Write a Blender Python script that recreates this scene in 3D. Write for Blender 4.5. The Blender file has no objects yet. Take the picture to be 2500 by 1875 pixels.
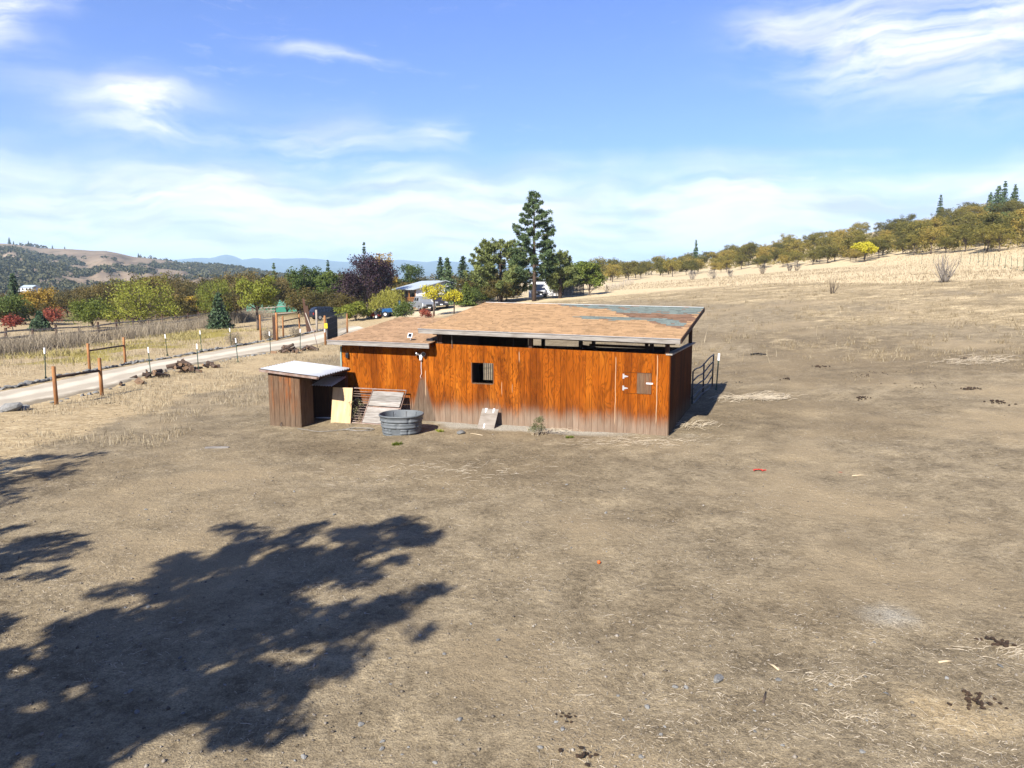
import bpy, math, random
import numpy as np
from mathutils import Vector, Matrix

R = math.radians
SC = bpy.context.scene
COL = SC.collection
random.seed(7)
RNG = np.random.default_rng(7)

# ---------------------------------------------------------------- camera
F_PX, CAM_H, PITCH = 1733.0, 4.328, 0.1313
cam_d = bpy.data.cameras.new('camera')
cam_d.sensor_width = 36.0
cam_d.lens = 36.0 * F_PX / 2500.0
cam_d.clip_start = 0.1
cam_d.clip_end = 60000.0
cam = bpy.data.objects.new('camera', cam_d)
COL.objects.link(cam)
cam.location = (0, 0, CAM_H)
cam.rotation_euler = (math.pi / 2 - PITCH, 0, 0)
SC.camera = cam

# ---------------------------------------------------------------- sun, sky, exposure
SUN_EL, SUN_AZ = R(36), R(208)          # azimuth clockwise from +Y: the sun stands behind the camera, to its left
sun_dir = Vector((math.sin(SUN_AZ) * math.cos(SUN_EL), math.cos(SUN_AZ) * math.cos(SUN_EL), math.sin(SUN_EL)))
sun_d = bpy.data.lights.new('sun', 'SUN')
sun_d.energy = 5.0
sun_d.angle = R(0.53)
sun_d.color = (1.0, 0.945, 0.86)
sun = bpy.data.objects.new('sun', sun_d)
COL.objects.link(sun)
sun.rotation_euler = sun_dir.to_track_quat('Z', 'Y').to_euler()
sun.location = (-20, -40, 40)

SC.view_settings.view_transform = 'Standard'
SC.view_settings.look = 'None'
SC.view_settings.gamma = 1.0
SC.view_settings.exposure = 1.5
SC.view_settings.use_curve_mapping = False
SC.render.engine = 'CYCLES'
SC.cycles.use_denoising = True
SC.cycles.denoiser = 'OPENIMAGEDENOISE'
SC.cycles.max_bounces = 4
SC.cycles.diffuse_bounces = 3
SC.cycles.transparent_max_bounces = 6
SC.cycles.use_adaptive_sampling = False


class NT:
    """small helper round a node tree"""
    def __init__(self, tree):
        self.t = tree
        self.n = tree.nodes
        self.l = tree.links

    def node(self, typ, **kw):
        n = self.n.new(typ)
        for k, v in kw.items():
            if k.startswith('i_'):
                key = k[2:]
                key = int(key) if key.isdigit() else key.replace('_', ' ')
                n.inputs[key].default_value = v
            else:
                setattr(n, k, v)
        return n

    def link(self, a, b):
        self.l.new(a, b)

    def set(self, sock, v):
        if hasattr(v, 'is_linked') or hasattr(v, 'links'):
            self.l.new(v, sock)
        else:
            sock.default_value = v

    def math(self, op, a, b=None, c=None, clamp=False):
        n = self.n.new('ShaderNodeMath')
        n.operation = op
        n.use_clamp = clamp
        self.set(n.inputs[0], a)
        if b is not None:
            self.set(n.inputs[1], b)
        if c is not None:
            self.set(n.inputs[2], c)
        return n.outputs[0]

    def smooth(self, x, lo, hi):
        n = self.n.new('ShaderNodeMapRange')
        n.interpolation_type = 'SMOOTHSTEP'
        self.set(n.inputs['Value'], x)
        n.inputs['From Min'].default_value = lo
        n.inputs['From Max'].default_value = hi
        return n.outputs['Result']

    def mix(self, fac, a, b, blend='MIX'):
        n = self.n.new('ShaderNodeMix')
        n.data_type = 'RGBA'
        n.blend_type = blend
        n.clamp_factor = True
        self.set(n.inputs[0], fac)
        self.set(n.inputs[6], a if not isinstance(a, tuple) else (*a[:3], 1))
        self.set(n.inputs[7], b if not isinstance(b, tuple) else (*b[:3], 1))
        return n.outputs[2]

    def noise(self, vec, scale, detail=4.0, rough=0.55, dist=0.0):
        n = self.n.new('ShaderNodeTexNoise')
        if vec is not None:
            self.l.new(vec, n.inputs['Vector'])
        n.inputs['Scale'].default_value = scale
        n.inputs['Detail'].default_value = detail
        n.inputs['Roughness'].default_value = rough
        n.inputs['Distortion'].default_value = dist
        return n.outputs['Fac']

    def mapping(self, vec, scale=(1, 1, 1), rot=(0, 0, 0), loc=(0, 0, 0)):
        n = self.n.new('ShaderNodeMapping')
        self.l.new(vec, n.inputs['Vector'])
        n.inputs['Scale'].default_value = scale
        n.inputs['Rotation'].default_value = rot
        n.inputs['Location'].default_value = loc
        return n.outputs['Vector']

    def ramp(self, fac, stops):
        n = self.n.new('ShaderNodeValToRGB')
        e = n.color_ramp.elements
        while len(e) > 1:
            e.remove(e[-1])
        e[0].position, e[0].color = stops[0][0], (*stops[0][1], 1)
        for p, c in stops[1:]:
            k = e.new(p)
            k.color = (*c, 1)
        self.l.new(fac, n.inputs['Fac'])
        return n.outputs['Color']


def build_world():
    w = bpy.data.worlds.new('World')
    SC.world = w
    w.use_nodes = True
    w.cycles.sampling_method = 'MANUAL'
    w.cycles.sample_map_resolution = 512
    t = NT(w.node_tree)
    for n in list(t.n):
        t.n.remove(n)
    out = t.node('ShaderNodeOutputWorld')
    bg = t.node('ShaderNodeBackground')
    bg.inputs['Strength'].default_value = 0.054
    sky = t.node('ShaderNodeTexSky', sky_type='NISHITA')
    sky.sun_disc = False
    sky.sun_elevation = SUN_EL
    sky.sun_rotation = SUN_AZ
    sky.air_density = 1.0
    sky.dust_density = 0.6
    sky.ozone_density = 2.2
    sky.altitude = 500
    tc = t.node('ShaderNodeTexCoord')
    sep = t.node('ShaderNodeSeparateXYZ')
    t.link(tc.outputs['Generated'], sep.inputs[0])
    x, y, z = sep.outputs
    az = t.math('ARCTAN2', x, y)                   # clockwise from +Y
    el = t.math('ARCSINE', z)
    zc = t.math('ADD', t.math('MAXIMUM', z, 0.0), 0.10)
    pl = t.node('ShaderNodeCombineXYZ')            # clouds lie in a high flat layer
    t.link(t.math('DIVIDE', x, zc), pl.inputs[0])
    t.link(t.math('DIVIDE', y, zc), pl.inputs[1])
    P = pl.outputs[0]
    ae = t.node('ShaderNodeCombineXYZ')
    t.link(az, ae.inputs[0])
    t.link(el, ae.inputs[1])
    A = ae.outputs[0]
    warp = t.node('ShaderNodeTexNoise')
    t.link(A, warp.inputs['Vector'])
    warp.inputs['Scale'].default_value = 5.0
    warp.inputs['Detail'].default_value = 5.0
    wv = t.node('ShaderNodeVectorMath', operation='MULTIPLY_ADD')
    t.link(warp.outputs['Color'], wv.inputs[0])
    wv.inputs[1].default_value = (0.18, 0.085, 0)
    wv.inputs[2].default_value = (-0.09, -0.0425, 0)
    wa = t.node('ShaderNodeVectorMath', operation='ADD')
    t.link(A, wa.inputs[0])
    t.link(wv.outputs[0], wa.inputs[1])
    AW = wa.outputs[0]
    sw = t.node('ShaderNodeSeparateXYZ')
    t.link(AW, sw.inputs[0])
    waz, wel = sw.outputs[0], sw.outputs[1]
    streak = t.noise(t.mapping(AW, scale=(3.2, 17, 1)), 1.6, 4.5, 0.56, 0.4)
    fine = t.noise(t.mapping(AW, scale=(9, 34, 1), rot=(0, 0, 0.12)), 1.9, 6, 0.62, 0.5)
    broad = t.noise(t.mapping(P, scale=(0.5, 0.9, 1)), 0.9, 3, 0.55, 0.5)
    # bank of thin cloud low over the hills all round the horizon
    top = t.math('MULTIPLY_ADD', broad, 0.12, 0.095)
    bank = t.smooth(t.math('SUBTRACT', top, wel), -0.03, 0.045)
    tex = t.smooth(t.math('ADD', t.math('MULTIPLY', streak, 0.62), t.math('MULTIPLY', fine, 0.38)), 0.34, 0.58)
    bank = t.math('MULTIPLY', bank, t.math('MULTIPLY_ADD', tex, 0.38, 0.62), clamp=True)
    # wisps higher up
    wisp = t.smooth(t.math('MULTIPLY_ADD', fine, 0.5, t.math('MULTIPLY', broad, 0.6)), 0.60, 0.82)
    wisp = t.math('MULTIPLY', wisp, 0.4)
    seen = [  # where they stand in the photograph: column, row, half width, half height, strength
        (2300, 90, 260, 95, 1.15), (1920, 60, 130, 50, .6), (2440, 240, 90, 40, .5),
        (290, 270, 120, 45, 1.0), (340, 225, 120, 25, .7), (420, 330, 90, 12, .5), (20, 20, 60, 70, 1.1), (150, 15, 70, 22, .9),
        (800, 350, 190, 45, .6), (1080, 345, 60, 28, .5), (950, 420, 140, 14, .4), (740, 140, 70, 12, .6), (880, 158, 70, 10, .5), 
        (200, 450, 430, 55, 1.1), (560, 505, 350, 40, .9), (1750, 475, 350, 45, .85), (2250, 450, 300, 42, .75)]
    clouds = []
    for px, py, hw, hh, st in seen:
        a_, b_ = (px - 1250) / F_PX, -(py - 937.5) / F_PX
        v_ = Vector((a_, math.cos(PITCH) + b_ * math.sin(PITCH), -math.sin(PITCH) + b_ * math.cos(PITCH))).normalized()
        clouds.append((math.atan2(v_.x, v_.y), math.asin(v_.z), hw / F_PX, hh / F_PX, st))
    # the same kind of scattered cloud goes on out of view
    clouds += [(R(75), R(15), .2, .05, .9), (R(125), R(12), .22, .05, .9), (-R(75), R(14), .2, .05, .9), (-R(130), R(16), .22, .06, .9), (R(178), R(12), .2, .05, .8)]
    tot = None
    for a0, e0, wa_, we_, s in clouds:
        da = t.math('DIVIDE', t.math('SUBTRACT', waz, a0), wa_)
        de = t.math('DIVIDE', t.math('SUBTRACT', wel, e0), we_)
        q = t.math('ADD', t.math('MULTIPLY', da, da), t.math('MULTIPLY', de, de))
        g = t.math('MULTIPLY', t.math('EXPONENT', t.math('MULTIPLY', q, -1.0)), s)
        tot = g if tot is None else t.math('ADD', tot, g)
    shape = t.smooth(t.math('ADD', t.math('MULTIPLY', streak, 0.72), t.math('MULTIPLY', fine, 0.28)), 0.33, 0.60)
    blobs = t.math('MULTIPLY', tot, shape, clamp=True)
    cov = t.math('MAXIMUM', t.math('MAXIMUM', bank, wisp), blobs)
    cov = t.math('MULTIPLY', cov, t.smooth(el, -0.02, 0.0))
    shade = t.noise(t.mapping(AW, scale=(4, 26, 1)), 1.3, 4, 0.5, 0.2)
    cc = t.ramp(shade, [(0.34, (4.9, 5.1, 6.2)), (0.54, (8.6, 8.4, 8.7))])
    skyc = t.mix(1.0, sky.outputs['Color'], (0.66, 0.81, 1.38), 'MULTIPLY')
    col = t.mix(t.math('MULTIPLY', cov, 0.92), skyc, cc)
    t.link(col, bg.inputs['Color'])
    t.link(bg.outputs[0], out.inputs['Surface'])


build_world()

# ---------------------------------------------------------------- terrain function, pixel rays
def hgt(x, y):
    x = np.asarray(x, float)
    y = np.asarray(y, float)
    ys = y - 26
    yt = .0518 * np.where(ys < 70, ys, 70 + (np.minimum(ys, 300) - 70) * .4)
    p = .081 * (x - 6.6) + yt + .11 * np.maximum(0, x - 60)
    p = np.where(p > 0, 75 * np.tanh(p / 75), p)
    k = .5
    return k * np.logaddexp(0, p / k) - .18


def H(x, y):
    return float(hgt(x, y))


_c, _s = math.cos(PITCH), math.sin(PITCH)


def ray(px, py):
    a, b = (px - 1250) / F_PX, -(py - 937.5) / F_PX
    return np.array([a, _c + b * _s, -_s + b * _c])


def gnd(px, py, tmax=2500):
    """where the line of sight through a photo pixel meets the ground"""
    d = ray(px, py)
    t = 4.0
    while t < tmax:
        P = d * t
        if P[2] + CAM_H < hgt(P[0], P[1]):
            lo, hi = t / 1.004, t
            for _ in range(12):
                m = (lo + hi) / 2
                P = d * m
                if P[2] + CAM_H < hgt(P[0], P[1]):
                    hi = m
                else:
                    lo = m
            P = d * hi
            return float(P[0]), float(P[1]), float(P[2] + CAM_H)
        t *= 1.004
    return None


def at(px, py, Y):
    """point of the line of sight at world depth Y"""
    d = ray(px, py)
    P = d * (Y / d[1])
    return float(P[0]), float(Y), float(P[2] + CAM_H)


# value noise for masks and relief
_lat = RNG.random((257, 257))


def vnoise(x, y, f, seed=0):
    x = np.asarray(x, float) * f + seed * 17.31
    y = np.asarray(y, float) * f + seed * 9.77
    xi, yi = np.floor(x).astype(int), np.floor(y).astype(int)
    fx, fy = x - xi, y - yi
    fx, fy = fx * fx * (3 - 2 * fx), fy * fy * (3 - 2 * fy)
    a, b = xi % 256, yi % 256
    return (_lat[a, b] * (1 - fx) * (1 - fy) + _lat[a + 1, b] * fx * (1 - fy) + _lat[a, b + 1] * (1 - fx) * fy + _lat[a + 1, b + 1] * fx * fy)


def fbm(x, y, f, o=4, seed=0):
    r, a, s = 0, .5, 0
    for i in range(o):
        r = r + a * vnoise(x, y, f * 2 ** i, seed + i)
        s += a
        a *= .5
    return r / s


def sstep(x, a, b):
    t = np.clip((np.asarray(x, float) - a) / (b - a), 0, 1)
    return t * t * (3 - 2 * t)


# ---------------------------------------------------------------- object helpers
def tag(o, label=None, cat=None, group=None, kind=None):
    if label:
        o['label'] = label
    if cat:
        o['category'] = cat
    if group:
        o['group'] = group
    if kind:
        o['kind'] = kind
    return o


def empty(name, loc=(0, 0, 0), rz=0.0):
    o = bpy.data.objects.new(name, None)
    o.empty_display_size = 0.2
    COL.objects.link(o)
    o.location = loc
    o.rotation_euler = (0, 0, rz)
    return o


def link_mesh(name, me, parent=None, mat=None):
    if mat is not None:
        for m in (mat if isinstance(mat, (list, tuple)) else [mat]):
            me.materials.append(m)
    o = bpy.data.objects.new(name, me)
    COL.objects.link(o)
    if parent is not None:
        o.parent = parent
    return o


def mesh_np(name, V, F, smooth=False):
    """mesh from an (n,3) array and an (m,3|4) face array"""
    V = np.asarray(V, np.float32)
    F = np.asarray(F, np.int32)
    me = bpy.data.meshes.new(name)
    k = F.shape[1]
    me.vertices.add(len(V))
    me.vertices.foreach_set('co', V.ravel())
    me.loops.add(F.size)
    me.loops.foreach_set('vertex_index', F.ravel())
    me.polygons.add(len(F))
    me.polygons.foreach_set('loop_start', np.arange(len(F), dtype=np.int32) * k)
    me.polygons.foreach_set('loop_total', np.full(len(F), k, np.int32))
    if smooth:
        me.polygons.foreach_set('use_smooth', np.ones(len(F), bool))
    me.update(calc_edges=True)
    return me


class MB:
    """collects boxes, tubes, sheets; build() links ONE mesh object"""
    def __init__(self):
        self.v, self.f, self.m, self.s = [], [], [], []

    def add(self, vs, fs, mi=0, smooth=False):
        b = len(self.v)
        self.v += [tuple(map(float, p)) for p in vs]
        for f in fs:
            self.f.append(tuple(i + b for i in f))
            self.m.append(mi)
            self.s.append(smooth)
        return self

    def box8(self, p, mi=0):
        return self.add(p, [(0, 3, 2, 1), (4, 5, 6, 7), (0, 1, 5, 4), (1, 2, 6, 5), (2, 3, 7, 6), (3, 0, 4, 7)], mi)

    def box(self, x0, x1, y0, y1, z0, z1, mi=0, M=None):
        p = [(x0, y0, z0), (x1, y0, z0), (x1, y1, z0), (x0, y1, z0), (x0, y0, z1), (x1, y0, z1), (x1, y1, z1), (x0, y1, z1)]
        if M is not None:
            p = [tuple(M @ Vector(q)) for q in p]
        return self.box8(p, mi)

    def bar(self, a, b, w, h, mi=0, up=(0, 0, 1)):
        """rectangular bar from a to b, w across, h along up"""
        a, b, up = Vector(a), Vector(b), Vector(up)
        d = (b - a).normalized()
        s = d.cross(up)
        if s.length < 1e-4:
            s = d.cross(Vector((0, 1, 0)))
        s.normalize()
        u = s.cross(d).normalized()
        s, u = s * w / 2, u * h / 2
        return self.box8([a - s - u, a + s - u, b + s - u, b - s - u, a - s + u, a + s + u, b + s + u, b - s + u], mi)

    def tube(self, pts, rad, n=8, mi=0, cap=True, smooth=True):
        pts = [Vector(p) for p in pts]
        if not hasattr(rad, '__len__'):
            rad = [rad] * len(pts)
        rings, vs, fs = [], [], []
        prev = None
        for i, p in enumerate(pts):
            d = (pts[min(i + 1, len(pts) - 1)] - pts[max(i - 1, 0)])
            if d.length < 1e-9:
                d = Vector((0, 0, 1))
            d.normalize()
            if prev is None:
                s = d.cross(Vector((0, 0, 1)))
                if s.length < 1e-3:
                    s = d.cross(Vector((1, 0, 0)))
            else:
                s = prev - d * prev.dot(d)
                if s.length < 1e-4:
                    s = d.cross(Vector((1, 0, 0)))
            s.normalize()
            prev = s
            u = d.cross(s)
            for k in range(n):
                a = 2 * math.pi * k / n
                vs.append(p + (s * math.cos(a) + u * math.sin(a)) * rad[i])
        for i in range(len(pts) - 1):
            for k in range(n):
                k2 = (k + 1) % n
                fs.append((i * n + k, i * n + k2, (i + 1) * n + k2, (i + 1) * n + k))
        self.add(vs, fs, mi, smooth)
        if cap:
            b = len(self.v) - len(vs)
            self.f.append(tuple(b + k for k in reversed(range(n))))
            self.f.append(tuple(b + (len(pts) - 1) * n + k for k in range(n)))
            self.m += [mi, mi]
            self.s += [False, False]
        return self

    def mesh(self, name):
        me = bpy.data.meshes.new(name)
        me.from_pydata(self.v, [], self.f)
        me.polygons.foreach_set('material_index', self.m)
        me.polygons.foreach_set('use_smooth', self.s)
        me.update()
        return me

    def build(self, name, mat, parent=None, bevel=0.0):
        me = self.mesh(name)
        o = link_mesh(name, me, parent, mat)
        if bevel:
            b = o.modifiers.new('bevel', 'BEVEL')
            b.width = bevel
            b.segments = 2
            b.limit_method = 'ANGLE'
        return o


def copy_tree(root, loc=None, rz=None, scale=None, label=None, group=None):
    r = root.copy()
    COL.objects.link(r)
    if loc is not None:
        r.location = loc
    if rz is not None:
        r.rotation_euler = (0, 0, rz)
    if scale is not None:
        r.scale = scale if hasattr(scale, '__len__') else (scale,) * 3
    if label:
        r['label'] = label
    if group:
        r['group'] = group
    for ch in root.children:
        c = ch.copy()
        COL.objects.link(c)
        c.parent = r
        for g in ch.children:
            d = g.copy()
            COL.objects.link(d)
            d.parent = c
    return r


# ---------------------------------------------------------------- materials
MATS = {}


def new_mat(name):
    m = bpy.data.materials.new(name)
    m.use_nodes = True
    t = NT(m.node_tree)
    b = t.n.get('Principled BSDF')
    MATS[name] = m
    return m, t, b


def pmat(name, c1, c2=None, scale=8.0, rough=.8, bump=.0, bscale=None, stretch=(1, 1, 1), metal=0.0, rand=0.0, detail=5, spec=.3, c3=None):
    """two/three tone procedural material with optional per-object tint and relief"""
    m, t, b = new_mat(name)
    tc = t.node('ShaderNodeTexCoord')
    vec = t.mapping(tc.outputs['Object'], scale=stretch)
    n = t.noise(vec, scale, detail, .6)
    c2 = c2 or tuple(v * .75 for v in c1)
    st = [(.3, c2), (.68, c1)] if c3 is None else [(.25, c2), (.5, c1), (.72, c3)]
    col = t.ramp(n, st)
    if rand:
        oi = t.node('ShaderNodeObjectInfo')
        k = t.math('MULTIPLY_ADD', oi.outputs['Random'], 2 * rand, 1 - rand)
        cb = t.node('ShaderNodeCombineXYZ')
        for i in range(3):
            t.link(k, cb.inputs[i])
        col = t.mix(1.0, col, cb.outputs[0], 'MULTIPLY')
    t.link(col, b.inputs['Base Color'])
    b.inputs['Roughness'].default_value = rough
    b.inputs['Metallic'].default_value = metal
    b.inputs['Specular IOR Level'].default_value = spec
    if bump:
        bn = t.node('ShaderNodeBump')
        bn.inputs['Strength'].default_value = bump
        bn.inputs['Distance'].default_value = .02
        t.link(t.noise(vec, bscale or scale * 3, 4), bn.inputs['Height'])
        t.link(bn.outputs[0], b.inputs['Normal'])
    return m


def leaf_mat(name, stops, trans=.3, vary=.35, tree=.45):
    """foliage: tone by leaf (island), by clump noise and by tree (object random)"""
    m, t, b = new_mat(name)
    tc = t.node('ShaderNodeTexCoord')
    geo = t.node('ShaderNodeNewGeometry')
    oi = t.node('ShaderNodeObjectInfo')
    n = t.noise(tc.outputs['Object'], .9, 3)
    f = t.math('ADD', t.math('MULTIPLY', geo.outputs['Random Per Island'], vary), t.math('MULTIPLY', n, .55))
    f = t.math('ADD', f, t.math('MULTIPLY_ADD', oi.outputs['Random'], tree, -tree * .67), clamp=True)
    col = t.ramp(f, stops)
    t.link(col, b.inputs['Base Color'])
    b.inputs['Roughness'].default_value = .65
    b.inputs['Specular IOR Level'].default_value = .25
    tr = t.node('ShaderNodeBsdfTranslucent')
    t.link(col, tr.inputs['Color'])
    mx = t.node('ShaderNodeMixShader')
    mx.inputs[0].default_value = trans
    t.link(b.outputs[0], mx.inputs[1])
    t.link(tr.outputs[0], mx.inputs[2])
    t.link(mx.outputs[0], t.n['Material Output'].inputs['Surface'])
    return m


# ---------------------------------------------------------------- barn frame
BC = Vector((4.6715, 20.912, 0.0))
BYAW = .3749
BU = Vector((math.cos(BYAW), -math.sin(BYAW), 0))
BV = Vector((math.sin(BYAW), math.cos(BYAW), 0))


def bw(u, v, z=0.0):
    return BC + BU * u + BV * v + Vector((0, 0, z))


def to_uv(x, y):
    q = Vector((x, y, 0)) - BC
    return q.dot(BU), q.dot(BV)


def onv(px, py, v):
    d = Vector(ray(px, py))
    t = (v + BC.dot(BV)) / d.dot(BV)
    P = d * t
    return (P - BC).dot(BU), P.z + CAM_H


# ---------------------------------------------------------------- the ground
NEAR = [(-160, 1042), (0, 1004), (133, 977), (255, 953), (368, 915), (480, 891), (581, 872), (671, 858), (793, 838), (850, 822), (905, 806)]
FAR = [(-160, 985), (0, 957), (142, 928), (255, 903), (368, 883), (450, 869), (508, 858), (637, 835), (716, 823), (793, 808), (860, 795)]
near_w = [np.array(gnd(*p)[:2]) for p in NEAR]
far_w = [np.array(gnd(*p)[:2]) for p in FAR]


def resample(P, n):
    P = np.array(P)
    L = np.r_[0, np.cumsum(np.linalg.norm(np.diff(P, axis=0), axis=1))]
    s = np.linspace(0, L[-1], n)
    return np.c_[np.interp(s, L, P[:, 0]), np.interp(s, L, P[:, 1])]


ROAD_A, ROAD_B = resample(near_w, 140), resample(far_w, 140)
for arr in (ROAD_A, ROAD_B):
    for _ in range(30):
        arr[1:-1] = (arr[:-2] + arr[2:] + 2 * arr[1:-1]) / 4


def build_ground():
    def axis(dense, far_lo, far_hi, step):
        lo, hi = dense
        a = list(np.arange(lo, hi + 1e-6, step))
        s = step
        v = hi
        while v < far_hi:
            s *= 1.11
            v += s
            a.append(v)
        s, v = step, lo
        b = []
        while v > far_lo:
            s *= 1.11
            v -= s
            b.append(v)
        return np.array(b[::-1] + a)
    xs = axis((-26, 30), -13000, 13000, .22)
    ys = axis((5, 34), -60, 13000, .22)
    X, Y = np.meshgrid(xs, ys)
    Z = hgt(X, Y)
    dist = np.hypot(X, Y)
    Z = Z + (fbm(X, Y, .9, 4, 3) - .5) * .13 * sstep(dist, 90, 40) + (fbm(X, Y, .12, 3, 9) - .5) * .35 * sstep(dist, 30, 70)
    # keep the ground level under the barn, falls away from the road bed
    nx, ny = len(xs), len(ys)
    V = np.c_[X.ravel(), Y.ravel(), Z.ravel()]
    i = np.arange((nx - 1) * (ny - 1))
    r, c = i // (nx - 1), i % (nx - 1)
    a = r * nx + c
    F = np.c_[a, a + 1, a + nx + 1, a + nx]
    me = mesh_np('ground', V, F, True)
    # where what grows or lies (0..1)
    x, y = V[:, 0], V[:, 1]
    dist = np.hypot(x, y)
    u = (x - BC.x) * BU.x + (y - BC.y) * BU.y
    v = (x - BC.x) * BV.x + (y - BC.y) * BV.y
    nz = fbm(x, y, .07, 4, 1) - .5
    nz2 = fbm(x, y, .35, 4, 5) - .5
    up = .081 * (x - 6.6) + .0518 * (y - 26)
    grass = sstep(up + nz * 4.2 + nz2 * 2.0, 1.5, 4.8)
    # left of the paddock by the road the grass is dry and tawny
    road_x = np.interp(y, ROAD_A[:, 1], ROAD_A[:, 0])
    lx = x - road_x
    tawny = sstep(7.5 - lx + nz * 6 + nz2 * 3, 0, 3.5) * sstep(y, 12, 18)
    tawny = np.maximum(tawny, sstep(lx + 2, 2, 0) * sstep(y, 10, 20))
    pale = sstep(up + .012 * (y - 70) + nz * .8 + nz2 * .25, 5.25, 5.6) * sstep(y, 55, 70)
    pale = np.maximum(pale, sstep(y, 84, 96) * .9 * sstep(x, -30, -10))
    litter_ = sstep(y + nz * 30, 92, 108) * sstep(x, 2, -14) * sstep(y, 400, 300)
    olive = np.exp(-((x + 30) / 5.0) ** 2) * sstep(y, 40, 47) * sstep(y, 84, 74) * sstep(nz + nz2, -.2, .12)
    du = np.maximum(np.maximum(-11.6 - u, u - .3), 0)
    gravel = np.exp(-(du / .8) ** 2) * sstep(v, -1.5 + 0, -.15) * sstep(v, .8, .2) * sstep(nz2, -.25, .1)
    ax, ay, _ = gnd(2180, 1500)
    gravel = np.maximum(gravel, .62 * np.exp(-((x - ax) / .75) ** 2 - ((y - ay) / .5) ** 2) * sstep(nz2, -.2, .15))
    ax, ay, _ = gnd(2330, 1720)
    tawny = np.maximum(tawny, .62 * np.exp(-((x - ax) / 1.1) ** 2 - ((y - ay) / .8) ** 2) * sstep(nz2, -.25, .2))
    damp = np.exp(-((u + 8.2) / 3.2) ** 2 - ((v + 4.6) / 1.5) ** 2) * 1.0
    damp = np.maximum(damp, .8 * np.exp(-((u + 3.4) / 3.0) ** 2 - ((v + 3.4) / .9) ** 2) * sstep(nz2, -.2, .2))
    damp = np.maximum(damp, .7 * sstep(nz * 1.3 + nz2 * .4, .10, .28) * sstep(dist, 90, 40))
    yard = np.maximum(0, 1 - np.hypot((x + 9) / 8.0, (y - 87) / 6.5)) * 2
    ygrav = np.clip(yard, 0, 1)
    for nm, arr in dict(grass=grass, tawny=tawny, pale=pale, olive=olive, gravel=gravel, damp=np.clip(damp, 0, 1), yard=ygrav, litter=litter_).items():
        at_ = me.attributes.new(nm, 'FLOAT', 'POINT')
        at_.data.foreach_set('value', np.clip(arr, 0, 1).astype(np.float32))
    m, t, b = new_mat('ground_soil')
    tc = t.node('ShaderNodeTexCoord')
    P = tc.outputs['Object']

    def A(nm):
        n = t.node('ShaderNodeAttribute', attribute_name=nm)
        return n.outputs['Fac']
    n0 = t.noise(P, .22, 5)
    n1 = t.noise(P, 1.4, 8, .62)
    n2 = t.noise(P, 9, 8, .66)
    n3 = t.noise(P, 46, 4, .7)
    n4 = t.noise(t.mapping(P, scale=(.5, 2.4, 1), rot=(0, 0, .25)), 30, 3, .6, .7)
    n5 = t.noise(t.mapping(P, scale=(.8, 1.7, 1), rot=(0, 0, -.2)), 2.6, 8, .7, .5)
    n6 = t.noise(t.mapping(P, scale=(.6, 1.0, 1), rot=(0, 0, .4)), .45, 6, .66, .5)
    dirt = t.ramp(t.math('ADD', t.math('MULTIPLY', n1, .36), t.math('ADD', t.math('MULTIPLY', n2, .42), t.math('MULTIPLY', n3, .25))), [(.41, (.12, .096, .067)), (.52, (.225, .184, .13)), (.63, (.315, .264, .192))])
    dirt = t.mix(t.smooth(n0, .45, .68), dirt, (.275, .22, .15), 'MIX')
    dirt = t.mix(t.math('MULTIPLY', A('damp'), .75), dirt, t.ramp(n2, [(.35, (.088, .067, .044)), (.65, (.165, .128, .086))]))
    chaff = t.smooth(t.math('ADD', t.math('MULTIPLY', n4, .6), t.math('MULTIPLY', n1, .4)), .56, .64)
    dirt = t.mix(t.math('MULTIPLY', chaff, .55), dirt, (.46, .375, .25))
    grass = t.ramp(t.math('ADD', t.math('MULTIPLY', n6, .30), t.math('ADD', t.math('MULTIPLY', n5, .35), t.math('MULTIPLY', n2, .35))), [(.41, (.145, .113, .073)), (.505, (.30, .24, .155)), (.59, (.60, .495, .34))])
    taw = t.ramp(t.math('ADD', t.math('MULTIPLY', n5, .5), t.math('MULTIPLY', n2, .5)), [(.36, (.20, .15, .09)), (.50, (.37, .29, .185)), (.64, (.54, .45, .31))])
    pale = t.ramp(n5, [(.32, (.38, .30, .195)), (.5, (.50, .41, .28)), (.66, (.60, .50, .36))])
    oliv = t.ramp(n2, [(.35, (.15, .125, .03)), (.65, (.36, .30, .09))])
    grav = t.ramp(n3, [(.35, (.22, .205, .185)), (.65, (.43, .41, .37))])
    yardc = t.ramp(n2, [(.3, (.50, .43, .33)), (.7, (.62, .54, .42))])

    def brk(mask, k=.5):
        return t.smooth(t.math('ADD', mask, t.math('MULTIPLY_ADD', n1, k, -k * .5)), .25, .75)
    c = t.mix(brk(A('grass'), .9), dirt, grass)
    c = t.mix(brk(A('tawny'), .9), c, taw)
    c = t.mix(brk(A('pale'), .25), c, pale)
    c = t.mix(brk(A('olive'), .9), c, oliv)
    c = t.mix(brk(A('gravel'), .5), c, grav)
    c = t.mix(A('yard'), c, yardc)
    c = t.mix(A('litter'), c, t.ramp(n2, [(.35, (.10, .075, .035)), (.65, (.22, .165, .09))]))
    speck = t.ramp(n3, [(.30, (.62, .60, .58)), (.5, (1, 1, 1)), (.72, (1.28, 1.26, 1.22))])
    c = t.mix(.8, c, speck, 'MULTIPLY')
    c = t.mix(1.0, c, (1.0, .975, .87), 'MULTIPLY')
    t.link(c, b.inputs['Base Color'])
    b.inputs['Roughness'].default_value = .95
    b.inputs['Specular IOR Level'].default_value = .08
    bn = t.node('ShaderNodeBump')
    bn.inputs['Strength'].default_value = .8
    bn.inputs['Distance'].default_value = .07
    hh = t.math('ADD', t.math('MULTIPLY', n2, .9), t.math('ADD', t.math('MULTIPLY', n1, .9), t.math('MULTIPLY', n3, .35)))
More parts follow.
